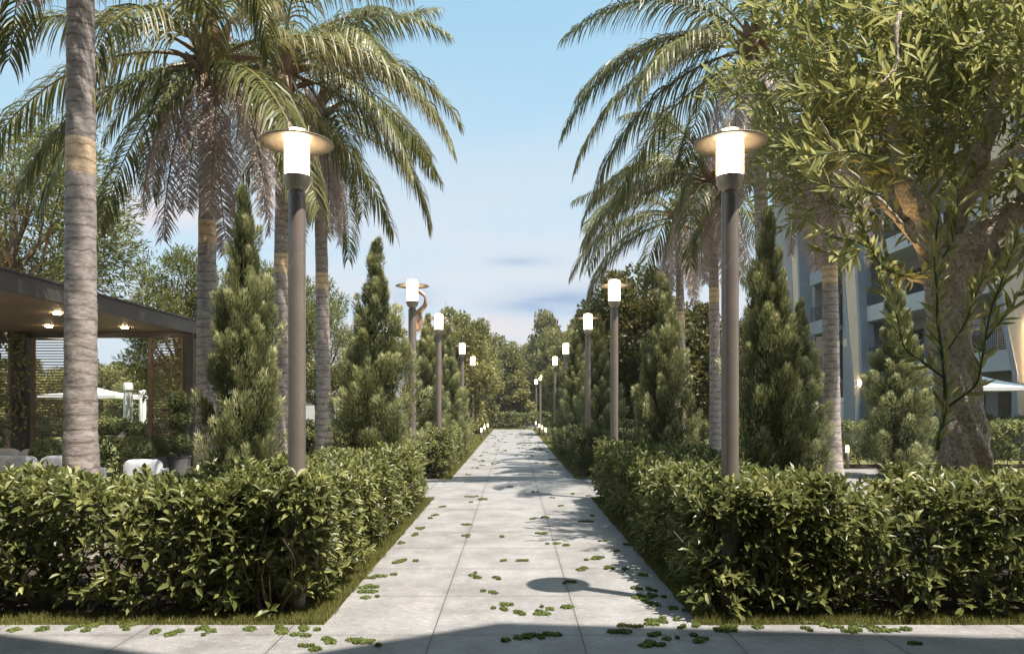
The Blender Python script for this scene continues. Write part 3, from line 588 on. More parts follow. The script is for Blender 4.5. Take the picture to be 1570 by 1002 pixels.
# ------------------------------------------------------------------ conifers
def conifer_mesh(seed, H=4., Rm=.5, npl=150, nb=330):
    r = np.random.default_rng(seed); g = G()
    z = H * (1 - r.random(npl) ** .62) * .95 + .02
    z = np.concatenate([z, np.linspace(H * .45, H * .95, 44), np.linspace(H * .86, H * .95, 5)])
    npl = len(z); an = r.random(npl) * 6.283
    prof = lambda zz: Rm * np.interp(zz / H, [0, .12, .3, .5, .7, .82, .92, 1], [.82, .96, .92, .70, .42, .18, .05, .0])
    rr = prof(z) * (.35 + .62 * r.random(npl) ** .6) * (1 + .16 * np.sin(3 * an + z * 2.2))
    c = np.stack([rr * np.cos(an), rr * np.sin(an), z], 1)
    rad = np.stack([np.cos(an), np.sin(an), np.zeros(npl)], 1)
    ax = nrm(rad * (.50 * rr / Rm + .05)[:, None] + np.array([0, 0, 1.]) + r.normal(0, .12, (npl, 3)))
    ln = (.28 + .34 * r.random(npl)) * np.interp(z / H, [0, .5, .8, 1], [1.15, .9, .6, .42])
    vb = r.random(npl)
    for i in range(npl):
        t = r.random(nb) ** .85; x = nrm(np.cross(ax[i], [.3, .8, .1])); y = np.cross(ax[i], x)
        a = r.random(nb) * 6.283; q = (np.cos(a)[:, None] * x + np.sin(a)[:, None] * y)
        w = ln[i] * .25 * np.sin(np.clip(t * 2.55 + .45, 0, pi)) * r.random(nb) ** .18
        p = c[i] + ax[i] * (t * ln[i])[:, None] + q * w[:, None]
        d = ax[i] * .9 + q * .38 + r.normal(0, .16, (nb, 3))
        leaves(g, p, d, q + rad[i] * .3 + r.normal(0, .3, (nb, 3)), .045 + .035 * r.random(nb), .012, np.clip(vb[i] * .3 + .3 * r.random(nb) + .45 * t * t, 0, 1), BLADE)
    # inner blades given the dark tones, painting shade into the gaps
    n = 6000; zz = H * (1 - r.random(n) ** .62) * .9; a = r.random(n) * 6.283; q = prof(zz) * .75 * r.random(n) ** .5
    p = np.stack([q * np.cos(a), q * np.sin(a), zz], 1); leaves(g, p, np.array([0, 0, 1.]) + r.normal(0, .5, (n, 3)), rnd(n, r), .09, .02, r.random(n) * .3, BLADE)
    crown = g.mesh('crown', M['conifer'])
    g = G(); g.tube([(0, 0, -.05), (.01, 0, H * .4), (0, .01, H * .93)], [.05, .035, .008], 8)
    for k in range(26):
        a = k * 2.4; zz = .15 + H * .8 * k / 26; q = prof(zz) * .8; g.tube([(0, 0, zz), (q * .5 * cos(a), q * .5 * sin(a), zz + .1), (q * cos(a), q * sin(a), zz + .35)], [.012, .008, .003], 4)
    return crown, g.mesh('trunk', M['twig'])
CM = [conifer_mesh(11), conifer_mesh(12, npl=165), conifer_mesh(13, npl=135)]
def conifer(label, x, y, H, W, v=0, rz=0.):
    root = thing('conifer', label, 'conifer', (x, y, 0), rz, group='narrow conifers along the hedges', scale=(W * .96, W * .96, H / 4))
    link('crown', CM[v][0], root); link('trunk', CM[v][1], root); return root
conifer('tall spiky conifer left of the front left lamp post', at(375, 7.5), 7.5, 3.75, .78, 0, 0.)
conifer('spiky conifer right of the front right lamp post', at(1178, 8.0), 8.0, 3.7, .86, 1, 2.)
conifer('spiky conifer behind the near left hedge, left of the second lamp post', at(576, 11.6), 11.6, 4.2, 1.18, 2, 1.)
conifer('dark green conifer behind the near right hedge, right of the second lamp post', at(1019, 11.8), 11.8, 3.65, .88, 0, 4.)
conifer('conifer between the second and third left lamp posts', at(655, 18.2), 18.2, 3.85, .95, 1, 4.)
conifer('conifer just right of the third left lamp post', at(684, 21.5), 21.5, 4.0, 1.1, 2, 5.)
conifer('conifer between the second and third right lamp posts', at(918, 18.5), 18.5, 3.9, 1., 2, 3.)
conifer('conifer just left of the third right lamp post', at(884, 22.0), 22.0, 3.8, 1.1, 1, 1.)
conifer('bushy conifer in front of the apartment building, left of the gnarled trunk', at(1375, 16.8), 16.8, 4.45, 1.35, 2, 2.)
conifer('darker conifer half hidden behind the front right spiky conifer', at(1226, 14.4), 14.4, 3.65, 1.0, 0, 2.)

# ------------------------------------------------------------------ broadleaf trees
def blob_tree(seed, H, Rc, z0, nclump, per, leaf, material, shape='round', trunk_r=.12, limb=True, narrow=3.2, ntr=1):
    """crown made of leaf clumps spread through its volume, on forked limbs; returns (crown, trunk) meshes"""
    r = np.random.default_rng(seed); C = []
    while len(C) < nclump:
        p = r.uniform(-1, 1, 3)
        if shape == 'round':
            if np.linalg.norm(p) > 1 or np.linalg.norm(p) < .35: continue
            k = 1.
        else:
            t = (p[2] + 1) / 2; k = (1 - t) ** .75 * .95 + .08
            if np.hypot(p[0], p[1]) > 1 or np.hypot(p[0], p[1]) < .2 * r.random(): continue
        C.append((p[0] * Rc * k, p[1] * Rc * k, z0 + (p[2] + 1) / 2 * (H - z0)))
    C = np.array(C); C[:, 2] -= .04 * H; cr = Rc * (.20 + .16 * r.random(nclump)) * (1 if shape == 'round' else .9)
    g = G(); idx = np.repeat(np.arange(nclump), per); n = len(idx)
    o = rnd(n, r); rad = r.random(n) ** .3; p = C[idx] + o * (rad * cr[idx])[:, None] * np.array([1, 1, .85])
    p[:, 2] = np.minimum(p[:, 2], H)
    outv = nrm(p - np.array([0, 0, (z0 + H) / 2.]))
    d = o * .35 + outv * .4 + np.array([0, 0, .2]) + r.normal(0, .5, (n, 3))
    vb = r.random(nclump)
    if narrow > 2.5: up = o * 1.3 + np.array([0, 0, .4]) + r.normal(0, .3, (n, 3))
    else: up = np.array([0, 0, .5]) + r.normal(0, .4, (n, 3)) + o * 1.2
    leaves(g, p, d, up, leaf * (.7 + .6 * r.random(n)), leaf / narrow, np.clip(vb[idx] * .4 + .6 * r.random(n), 0, 1), LEAF4)
    crown = g.mesh('crown', M[material])
    g = G(); th = z0 + (H - z0) * .35
    g.tube([(0, 0, -.05), (.03 * Rc, 0, z0 * .5), (0, .02, z0), (0, 0, th), (0, 0, H * .85)], [trunk_r * 1.25, trunk_r, trunk_r * .8, trunk_r * .5, trunk_r * .1], 10)
    if limb:
        for i in range(min(34, nclump)):
            c = C[i]; zb = z0 * .85 + (c[2] - z0) * .45; b = np.array([0, 0, max(zb, z0 * .7)]); mid = (b + c) / 2 + r.normal(0, .08 * Rc, 3)
            g.tube([b, mid, c, c + (c - mid) * .35], [trunk_r * .32, trunk_r * .22, trunk_r * .12, trunk_r * .04], 5)
    return crown, g.mesh('trunk', M['bark2'])
def tree(name, label, cat, x, y, meshes, scale=1, rz=0., group=None):
    root = thing(name, label, cat, (x, y, 0), rz, group=group, scale=scale); link('crown', meshes[0], root); link('trunk', meshes[1], root); return root
OT = blob_tree(21, 5.9, 1.5, 1.6, 80, 190, .17, 'oliveback', trunk_r=.1, narrow=5)
OT2 = blob_tree(22, 8.3, 2.6, 3.9, 120, 190, .19, 'oliveback', trunk_r=.16, narrow=5)
gO = 'willow-leaved trees behind the left palms'
tree('leafy_tree', 'large willow-leaved tree rising behind the pergola roof beside the thick palm trunk', 'tree', at(20, 16.5), 16.5, OT2, 1, 0, gO)
tree('leafy_tree', 'willow-leaved tree behind the end of the pergola roof', 'tree', at(272, 20.5), 20.5, OT, 1.02, 1, gO)
tree('leafy_tree', 'willow-leaved tree behind the front left lamp post', 'tree', at(405, 22), 22, OT, 1.02, 3, gO)
tree('leafy_tree', 'willow-leaved tree right of the front left lamp post, behind the folded parasol', 'tree', at(490, 24), 24, OT, 1.0, 5, gO)
BT = blob_tree(31, 6.9, 1.9, 1.3, 110, 190, .17, 'broad', trunk_r=.12, narrow=1.7)
gB = 'dark leafy trees right of the path'
tree('leafy_tree', 'tall dark leafy tree behind the second right lamp post', 'tree', at(975, 27), 27, BT, 1, 0, gB)
tree('leafy_tree', 'dark leafy tree behind the slender right palms', 'tree', at(1055, 29), 29, BT, (.92, .92, .85), 2, gB)
tree('leafy_tree', 'shorter dark leafy tree left of the second right lamp post', 'tree', at(925, 32), 32, BT, (.8, .8, .83), 4, gB)
tree('leafy_tree', 'dark leafy tree between the palms and the apartment building', 'tree', at(1130, 30), 30, BT, (1, 1, .76), 5, gB)
LT = blob_tree(32, 6.2, 1.6, .3, 100, 190, .17, 'wood', trunk_r=.12, narrow=1.9)
tree('leafy_tree', 'rounded leafy tree behind the third left lamp post', 'tree', at(698, 33), 33, LT, (1, 1, .98), 0, 'rounded trees beside the far path')
tree('leafy_tree', 'small rounded tree between the left palms and the conifers', 'tree', at(600, 31), 31, LT, (1, 1, .8), 2, 'rounded trees beside the far path')
tree('leafy_tree', 'rounded leafy tree behind the fifth left lamp post', 'tree', at(722, 44), 44, LT, (1., 1., 1.05), 3, 'rounded trees beside the far path')
tree('leafy_tree', 'rounded leafy tree behind the fourth right lamp post', 'tree', at(880, 42), 42, LT, (1.1, 1.1, 1.0), 4, 'rounded trees beside the far path')
# woodland at the far end
FC = [blob_tree(41, 8., 2.4, .3, 120, 150, .26, 'wood', shape='cone', trunk_r=.15, narrow=1.8), blob_tree(42, 8., 2.1, .3, 110, 150, .26, 'wood', shape='cone', trunk_r=.15, narrow=1.8), blob_tree(43, 7., 2.7, .5, 120, 150, .26, 'wood', trunk_r=.15, narrow=1.8)]
# (px, y of top, D, variant, label)
far = [(783, 535, 57, 1, 'lone conical tree standing just behind the end hedge, centre of the view'), (731, 492, 62, 0, 'conical tree left of centre behind the end hedge'),
       (757, 511, 68, 2, 'rounded treetop between two conical trees left of the path axis'), (837, 478, 66, 0, 'tallest conical tree right of the path axis'), (806, 520, 74, 2, 'rounded distant treetop right of the lone conical tree'),
       (866, 495, 63, 2, 'rounded tree right of the tallest conical tree'), (892, 482, 60, 1, 'conical tree behind the fourth right lamp post'), (700, 500, 56, 2, 'rounded tree behind the fourth left lamp post'),
       (780, 533, 82, 1, 'most distant treetop on the path axis'), (920, 470, 58, 0, 'conical tree behind the third right lamp post'), (660, 505, 58, 0, 'conical tree glimpsed behind the third left lamp post'),
       (625, 520, 56, 2, 'rounded distant tree behind the second left lamp post'), (590, 530, 60, 1, 'distant tree behind the left conifers'), (548, 545, 55, 2, 'distant rounded tree right of the left palms'),
       (505, 560, 52, 0, 'distant tree behind the folded parasol right of the palms'), (462, 555, 54, 2, 'distant tree behind the front left lamp post'), (420, 560, 50, 1, 'distant tree behind the left conifer'),
       (235, 562, 40, 2, 'rounded tree behind the timber screen at the pergola corner'), (212, 560, 46, 0, 'conical tree behind the smaller folded parasol'), (184, 556, 45, 1, 'conical tree behind the larger folded parasol'), (160, 548, 43, 2, 'tree behind the open parasol beside the thick palm trunk'),
       (262, 545, 44, 0, 'distant tree seen through the corner screen'), (300, 560, 47, 2, 'distant tree behind the pergola corner post'), (120, 550, 44, 0, 'distant tree behind the thick palm trunk'), (85, 560, 42, 2, 'distant tree seen through the middle screen'), (45, 545, 44, 1, 'distant tree seen behind the dark pergola column'), (10, 550, 41, 0, 'distant tree behind the ivy screen'),
       (960, 520, 60, 2, 'distant tree behind the second right lamp post'), (1075, 540, 52, 0, 'distant tree between the slender palms'), (1130, 545, 54, 1, 'distant tree just right of the front right lamp post'), (1175, 555, 60, 2, 'distant tree behind the front right conifer')]
for i, (px, py, D, v, lb) in enumerate(far):
    H = 1.6 + (623.5 - py) / F * D; hb = (8., 8., 7.)[v]; k = H / hb
    kw = max(.72, min(1.1, k)) * (1.25 if px in (783,) else 1.)
    tree('woodland_tree', lb, 'tree', at(px, D), D, FC[v], (kw, kw, k), i * 1.3, 'trees of the far woodland')

# ------------------------------------------------------------------ gnarled tree on the right
def gnarled():
    x0, y0 = at(1470, 8.6), 8.6
    root = thing('gnarled_tree', 'old gnarled tree with twisted trunk and long narrow leaves, right foreground', 'tree', (x0, y0, 0))
    O = np.array([x0, y0, 0]); r = np.random.default_rng(5)
    g = G(); H = 3.4; n = 110; m = 72; z = np.linspace(-.05, H, n); th = np.arange(m) * 2 * pi / m; V = []
    for i in range(n):
        t = z[i] / H; rb = np.interp(z[i], [-.05, .1, .35, .7, 1.0, 1.5, 2.2, 2.7, 3.1, 3.4], [.40, .35, .275, .24, .275, .23, .205, .23, .31, .36])
        cxx = .05 * np.sin(z[i] * 1.9) - .03 + np.interp(z[i], [0, .8, 1.6, 3.4], [-.05, .03, .0, .03]); cyy = .04 * np.cos(z[i] * 2.3)
        tw = z[i] * .8
        w = 1 + .10 * np.sin(3 * (th + tw)) + .075 * np.sin(5 * (th + tw * 1.4) + 1) + .05 * np.sin(9 * (th + tw * 1.1) + z[i] * 3) + .045 * np.sin(6 * th + 5 * z[i]) * np.sin(9 * z[i]) + .018 * np.sin(17 * th + 11 * z[i]) + .015 * np.sin(23 * th - 19 * z[i]) + .05 * np.sin(11 * z[i] + 3 * th + np.sin(5 * z[i])) + .035 * np.sin(7.5 * z[i] + 4 * th + 2 * np.sin(2 * th))
        w += .25 * np.exp(-max(z[i], 0) / .16) * np.maximum(0, np.sin(4 * th + .6)) 
        V.append(np.stack([cxx + rb * w * np.cos(th), cyy + rb * w * np.sin(th), np.full(m, z[i])], 1))
    Q = [(i * m + j, i * m + (j + 1) % m, (i + 1) * m + (j + 1) % m, (i + 1) * m + j) for i in range(n - 1) for j in range(m)]
    g.add(np.concatenate(V), Q); g.lathe([(.40, 3.34), (.3, 3.55), (.1, 3.62)], (.05, 0, 0), 20)
    g.obj('trunk', M['bark'], root, smooth=True)
    def limb(pts, r0, r1, nn=10):
        pts = np.array(pts, float); k = len(pts); tt = np.linspace(0, k - 1, 7 * (k - 1) + 1)
        # smooth through points
        q = np.stack([np.interp(tt, np.arange(k), pts[:, i]) for i in range(3)], 1)
        for _ in range(4): q[1:-1] = (q[:-2] + 2 * q[1:-1] + q[2:]) / 4
        q[1:-1] += r.normal(0, .008, (len(q) - 2, 3))
        G_.tube(q - O, np.linspace(r0, r1, len(q)) * (1 + .10 * np.sin(np.arange(len(q)) * 1.7)), nn); return q
    G_ = G(); Ls = []
    Ls.append(limb([P(1480, 440, 8.6), P(1530, 400, 8.4), P(1600, 360, 8.1), P(1690, 300, 7.9)], .17, .07))
    Ls.append(limb([P(1470, 390, 8.6), P(1520, 355, 8.5), P(1575, 325, 8.4), P(1680, 220, 8.4)], .17, .06))
    Ls.append(limb([P(1475, 380, 8.6), P(1540, 335, 8.8), P(1580, 300, 9.1), P(1640, 150, 9.5)], .15, .05))
    Ls.append(limb([P(1440, 400, 8.6), P(1432, 350, 8.5), P(1388, 300, 8.4), P(1378, 240, 8.6), P(1360, 150, 8.9), P(1340, 20, 9.3)], .17, .02))
    Ls.append(limb([P(1455, 380, 8.6), P(1470, 310, 8.6), P(1515, 210, 8.4), P(1538, 110, 8.2), P(1545, 0, 8.2), P(1535, -120, 8.4)], .13, .045))
    Ls.append(limb([P(1435, 400, 8.6), P(1400, 330, 8.9), P(1340, 250, 9.3), P(1270, 120, 9.6), P(1230, -50, 9.8)], .15, .03))
    Ls.append(limb([P(1470, 330, 8.6), P(1520, 260, 8.0), P(1565, 225, 7.4), P(1620, 160, 7.0)], .08, .03, 8))
    Ls.append(limb([P(1425, 400, 8.5), P(1370, 330, 7.8), P(1300, 260, 7.2), P(1255, 180, 6.9)], .045, .007, 8))
    Ls.append(limb([P(1462, 425, 8.6), P(1425, 432, 8.3), P(1395, 428, 8.1), P(1374, 412, 7.8), P(1358, 385, 7.5), P(1350, 345, 7.4), P(1353, 320, 7.4)], .035, .014, 6))
    Ls.append(limb([P(1380, 20, 6.9), P(1372, 60, 6.8), P(1378, 100, 6.8), P(1352, 128, 6.8)], .02, .012, 6))
    G_.obj('limbs', M['bark'], root, smooth=True)
    # leafy twigs
    g = G(); C = np.array([x0 + .85, 8.7, 5.55]); Rd = np.array([3.35, 2.4, 2.25]); N = 1750
    p = rnd(N * 3, r) * (r.random(N * 3) ** .42)[:, None] * Rd + C
    px = 787 + p[:, 0] / p[:, 1] * F; py = 623.5 - (p[:, 2] - 1.6) / p[:, 1] * F
    low = 3.55 + .35 * np.sin(p[:, 0] * 2.1 + p[:, 1]); k = (p[:, 2] > low) & (p[:, 2] < 1.95 + .56 * p[:, 1] + .15 * np.sin(p[:, 0] * 5)) & (p[:, 1] < 10.2) & (p[:, 0] > 3.1 + .3 * np.sin(p[:, 2] * 3))
    k &= ~((p[:, 1] < 7.8) & (p[:, 0] < 4.8) & (r.random(N * 3) < .85))
    k &= ~((p[:, 2] < 4.3) & (r.random(N * 3) < .55))
    p = p[k][:N]; n = len(p)
    ax = nrm(p - C) * np.array([.8, .8, .4]) + np.array([0, 0, .55]) + rnd(n, r) * .65
    sprigs(g, p - O, ax, .42 + .28 * r.random(n), 11, .26, .060, spread=(.45, .95), stem=.004, tpl=LANCE, flat=.35)
    # hanging green shoots before the trunk
    def shoot(pts, r0, nt=6, step=.05, leaf=.22):
        pts = np.array(pts); k = len(pts); tt = np.linspace(0, k - 1, 6 * (k - 1) + 1); q = np.stack([np.interp(tt, np.arange(k), pts[:, i]) for i in range(3)], 1)
        for _ in range(3): q[1:-1] = (q[:-2] + 2 * q[1:-1] + q[2:]) / 4
        gs.tube(q - O, np.linspace(r0, r0 * .35, len(q)), 7)
        seg = np.linalg.norm(np.diff(q, axis=0), axis=1); cs = np.concatenate([[0], np.cumsum(seg)]); s = np.arange(.08, cs[-1], step)
        b = np.stack([np.interp(s, cs, q[:, i]) for i in range(3)], 1); tg = nrm(np.gradient(b, axis=0)) if len(b) > 1 else np.array([[0, 0, 1.]])
        for kk in range(2):
            o = rnd(len(b), r); o[:, 1] *= .5; d = tg * .75 + nrm(o) * .6 ; leaves(g, b - O, d, rnd(len(b), r) + np.array([0, -.8, .4]), leaf * (.7 + .5 * r.random(len(b))), .044, .3 + .7 * r.random(len(b)), LANCE)
    gs = G()
    shoot([P(1437, 690, 7.6), P(1450, 620, 7.55), P(1447, 560, 7.5), P(1438, 500, 7.5), P(1436, 440, 7.5), P(1432, 390, 7.55), P(1440, 320, 7.6)], .022)
    shoot([P(1455, 622, 7.55), P(1500, 590, 7.5), P(1508, 530, 7.45), P(1520, 470, 7.4), P(1540, 420, 7.3), P(1560, 360, 7.2)], .013)
    shoot([P(1446, 578, 7.5), P(1415, 555, 7.4), P(1385, 535, 7.35), P(1372, 470, 7.3), P(1350, 430, 7.3)], .012)
    shoot([P(1450, 540, 7.5), P(1478, 500, 7.4), P(1500, 440, 7.3), P(1528, 400, 7.2)], .010)
    shoot([P(1512, 520, 7.45), P(1545, 480, 7.3), P(1568, 440, 7.2), P(1600, 380, 7.2)], .010)
    shoot([P(1405, 428, 8.1), P(1352, 412, 7.3), P(1333, 375, 7.2), P(1320, 340, 7.1), P(1300, 300, 7.0)], .014)
    shoot([P(1382, 420, 7.9), P(1340, 385, 7.3), P(1310, 368, 7.2), P(1270, 362, 7.1), P(1250, 350, 7.0)], .009)
    shoot([P(1330, 375, 7.2), P(1300, 398, 7.1), P(1262, 385, 7.0)], .007)
    shoot([P(1405, 429, 8.1), P(1455, 385, 7.4), P(1467, 340, 7.3), P(1468, 290, 7.2)], .012)
    shoot([P(1350, 300, 7.2), P(1310, 290, 7.0), P(1265, 285, 6.9), P(1235, 250, 6.8)], .009)
    shoot([P(1340, 240, 7.0), P(1300, 230, 6.8), P(1240, 240, 6.7), P(1205, 225, 6.6)], .009)
    g.obj('leaves', [M['olive'], M['greenstem']], root); gs.obj('shoots', M['shoot'], root)
gnarled()

def uplight(label, p, tgt, W, ang):
    t = thing('ground_uplight', label, 'garden light', p, group='garden uplights')
    d = Vector((tgt[0] - p[0], tgt[1] - p[1], tgt[2] - p[2])).normalized()
    g = G(); g.tube([(0, 0, -.02), (0, 0, .12)], .02, 8); g.tube([np.array((0, 0, .12)), np.array((0, 0, .12)) + np.array(d) * .12], .05, 14); g.obj('housing', M['dark'], t)
    l = bpy.data.lights.new('uplight', 'SPOT'); l.energy = W; l.color = (1., .66, .30); l.spot_size = R(ang); l.spot_blend = .7; l.shadow_soft_size = .04
    o = bpy.data.objects.new('lamp', l); col.objects.link(o); o.parent = t; o.location = Vector((0, 0, .12)) + d * .13; o.rotation_euler = d.to_track_quat('-Z', 'Y').to_euler()
uplight('small garden uplight at the foot of the gnarled tree', (4.05, 8.0, 0), tuple(P(1345, 240, 8.2)), 260, 24)
uplight('small garden uplight on the patio edge below the willow-leaved tree', (-10.4, 15.2, 0), (-10.9, 16.4, 5.2), 300, 40)
# ------------------------------------------------------------------ pergola
def pergola():
    X1, Y0, Y1, X0 = -6.0, 3.0, 14.0, -13.5
    root = thing('pergola', 'flat roofed dark pergola with timber ceiling and slatted screens, left', 'pergola', (X1, Y1, 0)); O = (X1, Y1)
    def b(g, x0, x1, y0, y1, z0, z1): g.box(x0 - X1, x1 - X1, y0 - Y1, y1 - Y1, z0, z1)
    g = G(); b(g, X0, X1 - .06, Y0, Y1 - .06, 3.04, 3.18); g.obj('roof', M['fascia'], root)
    g = G(); b(g, X1 - .06, X1, Y0, Y1, 2.98, 3.215); b(g, X1 - .085, X1 + .03, Y0, Y1, 3.215, 3.24); b(g, X0, X1 - .06, Y1 - .06, Y1, 2.98, 3.215); g.obj('fascia', M['fascia'], root)
    g = G(); b(g, X0, X1 - .063, Y0, Y1 - .063, 3.01, 3.037); g.obj('ceiling', M['plank'], root)
    def post(x, w=.16): g = G(); b(g, x - w / 2, x + w / 2, Y1 - .19, Y1 - .03, 0, 2.98); g.obj('post', M['dark'], root, bevel=.006)
    post(X1 - .08); post(-9.25, .24); post(-13.3)
    g = G(); b(g, X0, X1, Y1 - .14, Y1 - .07, 2.90, 2.975); g.obj('beam', M['dark'], root)
    for x0, x1 in ((-6.86, -6.2), (-9.08, -8.1), (-11.6, -9.42)):
        f = G(); b(f, x0, x0 + .07, Y1 - .15, Y1 - .09, .05, 2.895); b(f, x1 - .05, x1, Y1 - .15, Y1 - .09, .05, 2.895); fr = f.obj('screen_frame', M['slat'], root)
        s = G(); z = .2
        while z < 2.88: b(s, x0 + .072, x1 - .052, Y1 - .145, Y1 - .115, z, z + .019); z += .052
        s.obj('slats', M['slat'], fr)
    spots = []
    for px, py in ((88, 479), (75, 499), (191, 501)):
        D = (3.01 - 1.6) * F / (623.5 - py); spots.append((at(px, D), D))
    spots += [(x, y) for x in (-7.2, -9.2, -11.2) for y in (4.2, 6.6, 9.0)]  # unseen extra downlights, added to brighten the ceiling
    for x, D in spots:
        g = G(); g.lathe([(.05, 2.985), (.05, 3.0), (.04, 3.008)], (x - X1, D - Y1, 0), 14); g.obj('downlight', M['glow3'], root)
    # ceiling fan
pergola()
fr = thing('ceiling_fan', 'dark ceiling fan with flat blades under the pergola roof', 'ceiling fan', (at(-4, 10.2), 10.2, 2.5))
g = G(); g.lathe([(.06, .0), (.11, .03), (.11, .14), (.03, .16), (.02, .51)], n=18); g.obj('motor', M['dark'], fr, smooth=True)
for k in range(3):
    a = k * 2.094 + .35; c, s = cos(a), sin(a); g = G(); V = []
    for rr_, w in ((.1, .05), (.25, .09), (.78, .075), (.82, .04)):
        for sg in (-1, 1):
            for dz in (.055, .067): V.append((c * rr_ - s * w * sg, s * rr_ + c * w * sg, dz + .01 * sg))
    Q = []
    for i in range(3):
        o = i * 4; Q += [(o, o + 4, o + 6, o + 2), (o + 1, o + 3, o + 7, o + 5), (o, o + 1, o + 5, o + 4), (o + 2, o + 6, o + 7, o + 3)]
    Q += [(0, 2, 3, 1), (12, 13, 15, 14)]
    g.add(V, Q); g.obj('blade', M['dark'], fr)
# ivy on the left screen
g = G(); n = 900; x = -9.1 - 2.4 * rng.random(n) ** 1.3; z = 2.95 - 2.4 * rng.random(n) ** 1.7 * (1 - .25 * rng.random(n)); y = 13.80 - .06 * rng.random(n)
p = np.stack([x, y, z], 1) - np.array([-9.4, 13.8, 0]); leaves(g, p, rnd(n) + np.array([0, -.3, -.5]), rnd(n) * .5 + np.array([0, -1, .3]), .07 + .05 * rng.random(n), .06, rng.random(n), LEAF6)
iv = thing('ivy', 'climbing ivy hanging over the left slatted screen and dark column', 'climbing plant', (-9.4, 13.8, 0)); g.obj('leaves', M['scrub'], iv)
g = G()
for k in range(9):
    xx = -.1 - 2.1 * k / 9 + .2 * rng.random(); q = [(xx, .0, 2.93)]
    for i in range(6): q.append((q[-1][0] + rng.normal(0, .1), -.02 * rng.random(), q[-1][2] - .28 * (.5 + rng.random())))
    g.tube(q, .005, 4)
g.obj('stems', M['twig'], iv)

# ------------------------------------------------------------------ outdoor sofas
def cushion(x0, x1, y0, y1, z0, z1):
    g = G(); n, m = 9, 9; c = np.array([(x0 + x1) / 2, (y0 + y1) / 2, (z0 + z1) / 2]); h = np.array([x1 - x0, y1 - y0, z1 - z0]) / 2
    u = np.linspace(-pi / 2, pi / 2, n); v = np.linspace(-pi, pi, 4 * m, endpoint=False); V = []
    sp = lambda w, e: np.sign(w) * np.abs(w) ** e
    for a in u:
        for b in v: V.append(c + h * np.array([sp(cos(a), .35) * sp(cos(b), .3), sp(cos(a), .35) * sp(sin(b), .3), sp(sin(a), .55)]))
    k = 4 * m; Q = [(i * k + j, i * k + (j + 1) % k, (i + 1) * k + (j + 1) % k, (i + 1) * k + j) for i in range(n - 1) for j in range(k)]
    return g.add(V, Q)
def sofa(label, x, y, w, rz, nseat):
    root = thing('outdoor_sofa', label, 'sofa', (x, y, .06), rz, group='pale outdoor seats on the patio')
    g = G(); g.box(0, w, 0, .85, .12, .28); 
    for a in (.04, w - .1):
        for b in (.04, .75): g.box(a, a + .06, b, b + .06, 0, .12)
    g.box(0, .07, 0, .85, .281, .62); g.box(w - .07, w, 0, .85, .281, .62); g.box(.071, w - .071, .78, .85, .281, .75); g.obj('frame', M['fabric'], root, bevel=.01)
    cw = (w - .16) / nseat
    for i in range(nseat):
        cushion(.08 + i * cw, .08 + (i + 1) * cw - .01, .02, .74, .285, .46).obj('seat_cushion', M['fabric'], root, smooth=True)
        cushion(.09 + i * cw, .08 + (i + 1) * cw - .02, .55, .76, .46, .93).obj('back_cushion', M['fabric'], root, smooth=True)
    return root
sofa('pale cushioned outdoor sofa beside the thick palm trunk, half hidden by the hedge', at(-60, 10.6) - .95, 10.3, 2.4, 0, 3)
sofa('pale sofa with loose cushions under the ivy screen at the left edge', at(-30, 9.3), 8.6, 1.6, .12, 2)
sofa('pale armchair back seen between the thick palm trunk and the clipped ball bush', at(150, 10.3), 10.2, .72, 0, 1).scale = (1, 1, .83)

# ------------------------------------------------------------------ clipped balls, pots
def ball(g, c, r, n=2600, leaf=.028):
    o = rnd(n); p = np.array(c) + o * (r * (.86 + .17 * rng.random(n)))[:, None] * (1 + .04 * np.sin(o[:, :1] * 9 + o[:, 2:] * 7))
    leaves(g, p, o * .7 + rnd(n) * .8, o + rnd(n) * .6, leaf * (.7 + .7 * rng.random(n)), leaf * .55, rng.random(n))
    m = n // 3; o = rnd(m); leaves(g, np.array(c) + o * (r * .78), rnd(m), o, leaf * 2.6, leaf * 2, rng.random(m) * .3)
t = thing('topiary', 'potted topiary of three clipped balls in a grey pot by the corner screen', 'topiary', (at(275, 12.6), 12.6, .06))
for zc, rr_ in ((1.64, .165), (1.31, .17), (.93, .18)): g = G(); ball(g, (0, 0, zc), rr_); g.obj('foliage_ball', M['scrub'], t)
g = G(); g.tube([(0, 0, .5), (0, 0, 1.6)], .018, 8); g.obj('stem', M['twig'], t)
g = G(); g.lathe([(.13, 0), (.185, .66), (.2, .70), (.17, .70), (.16, .6)], n=24); g.obj('pot', M['pot'], t, smooth=False)
for px, D, zc, rr_, lb in ((211, 11.6, .90, .24, 'larger clipped ball bush in a pot beside the pale armchair'), (241, 12.4, .92, .20, 'smaller clipped ball bush next to the potted topiary'), (74, 9.6, .98, .20, 'clipped ball bush left of the thick palm trunk')):
    t = thing('ball_bush', lb, 'bush', (at(px, D), D, .06), group='clipped ball bushes'); zc -= .06
    g = G(); ball(g, (0, 0, zc), rr_, 3000); g.obj('foliage_ball', M['scrub'], t)
    g = G(); g.lathe([(rr_ * .5, 0), (rr_ * .78, zc - rr_ * .8), (rr_ * .8, zc - rr_ * .75), (rr_ * .6, zc - rr_ * .75)], n=20); g.obj('pot', M['pot'], t)

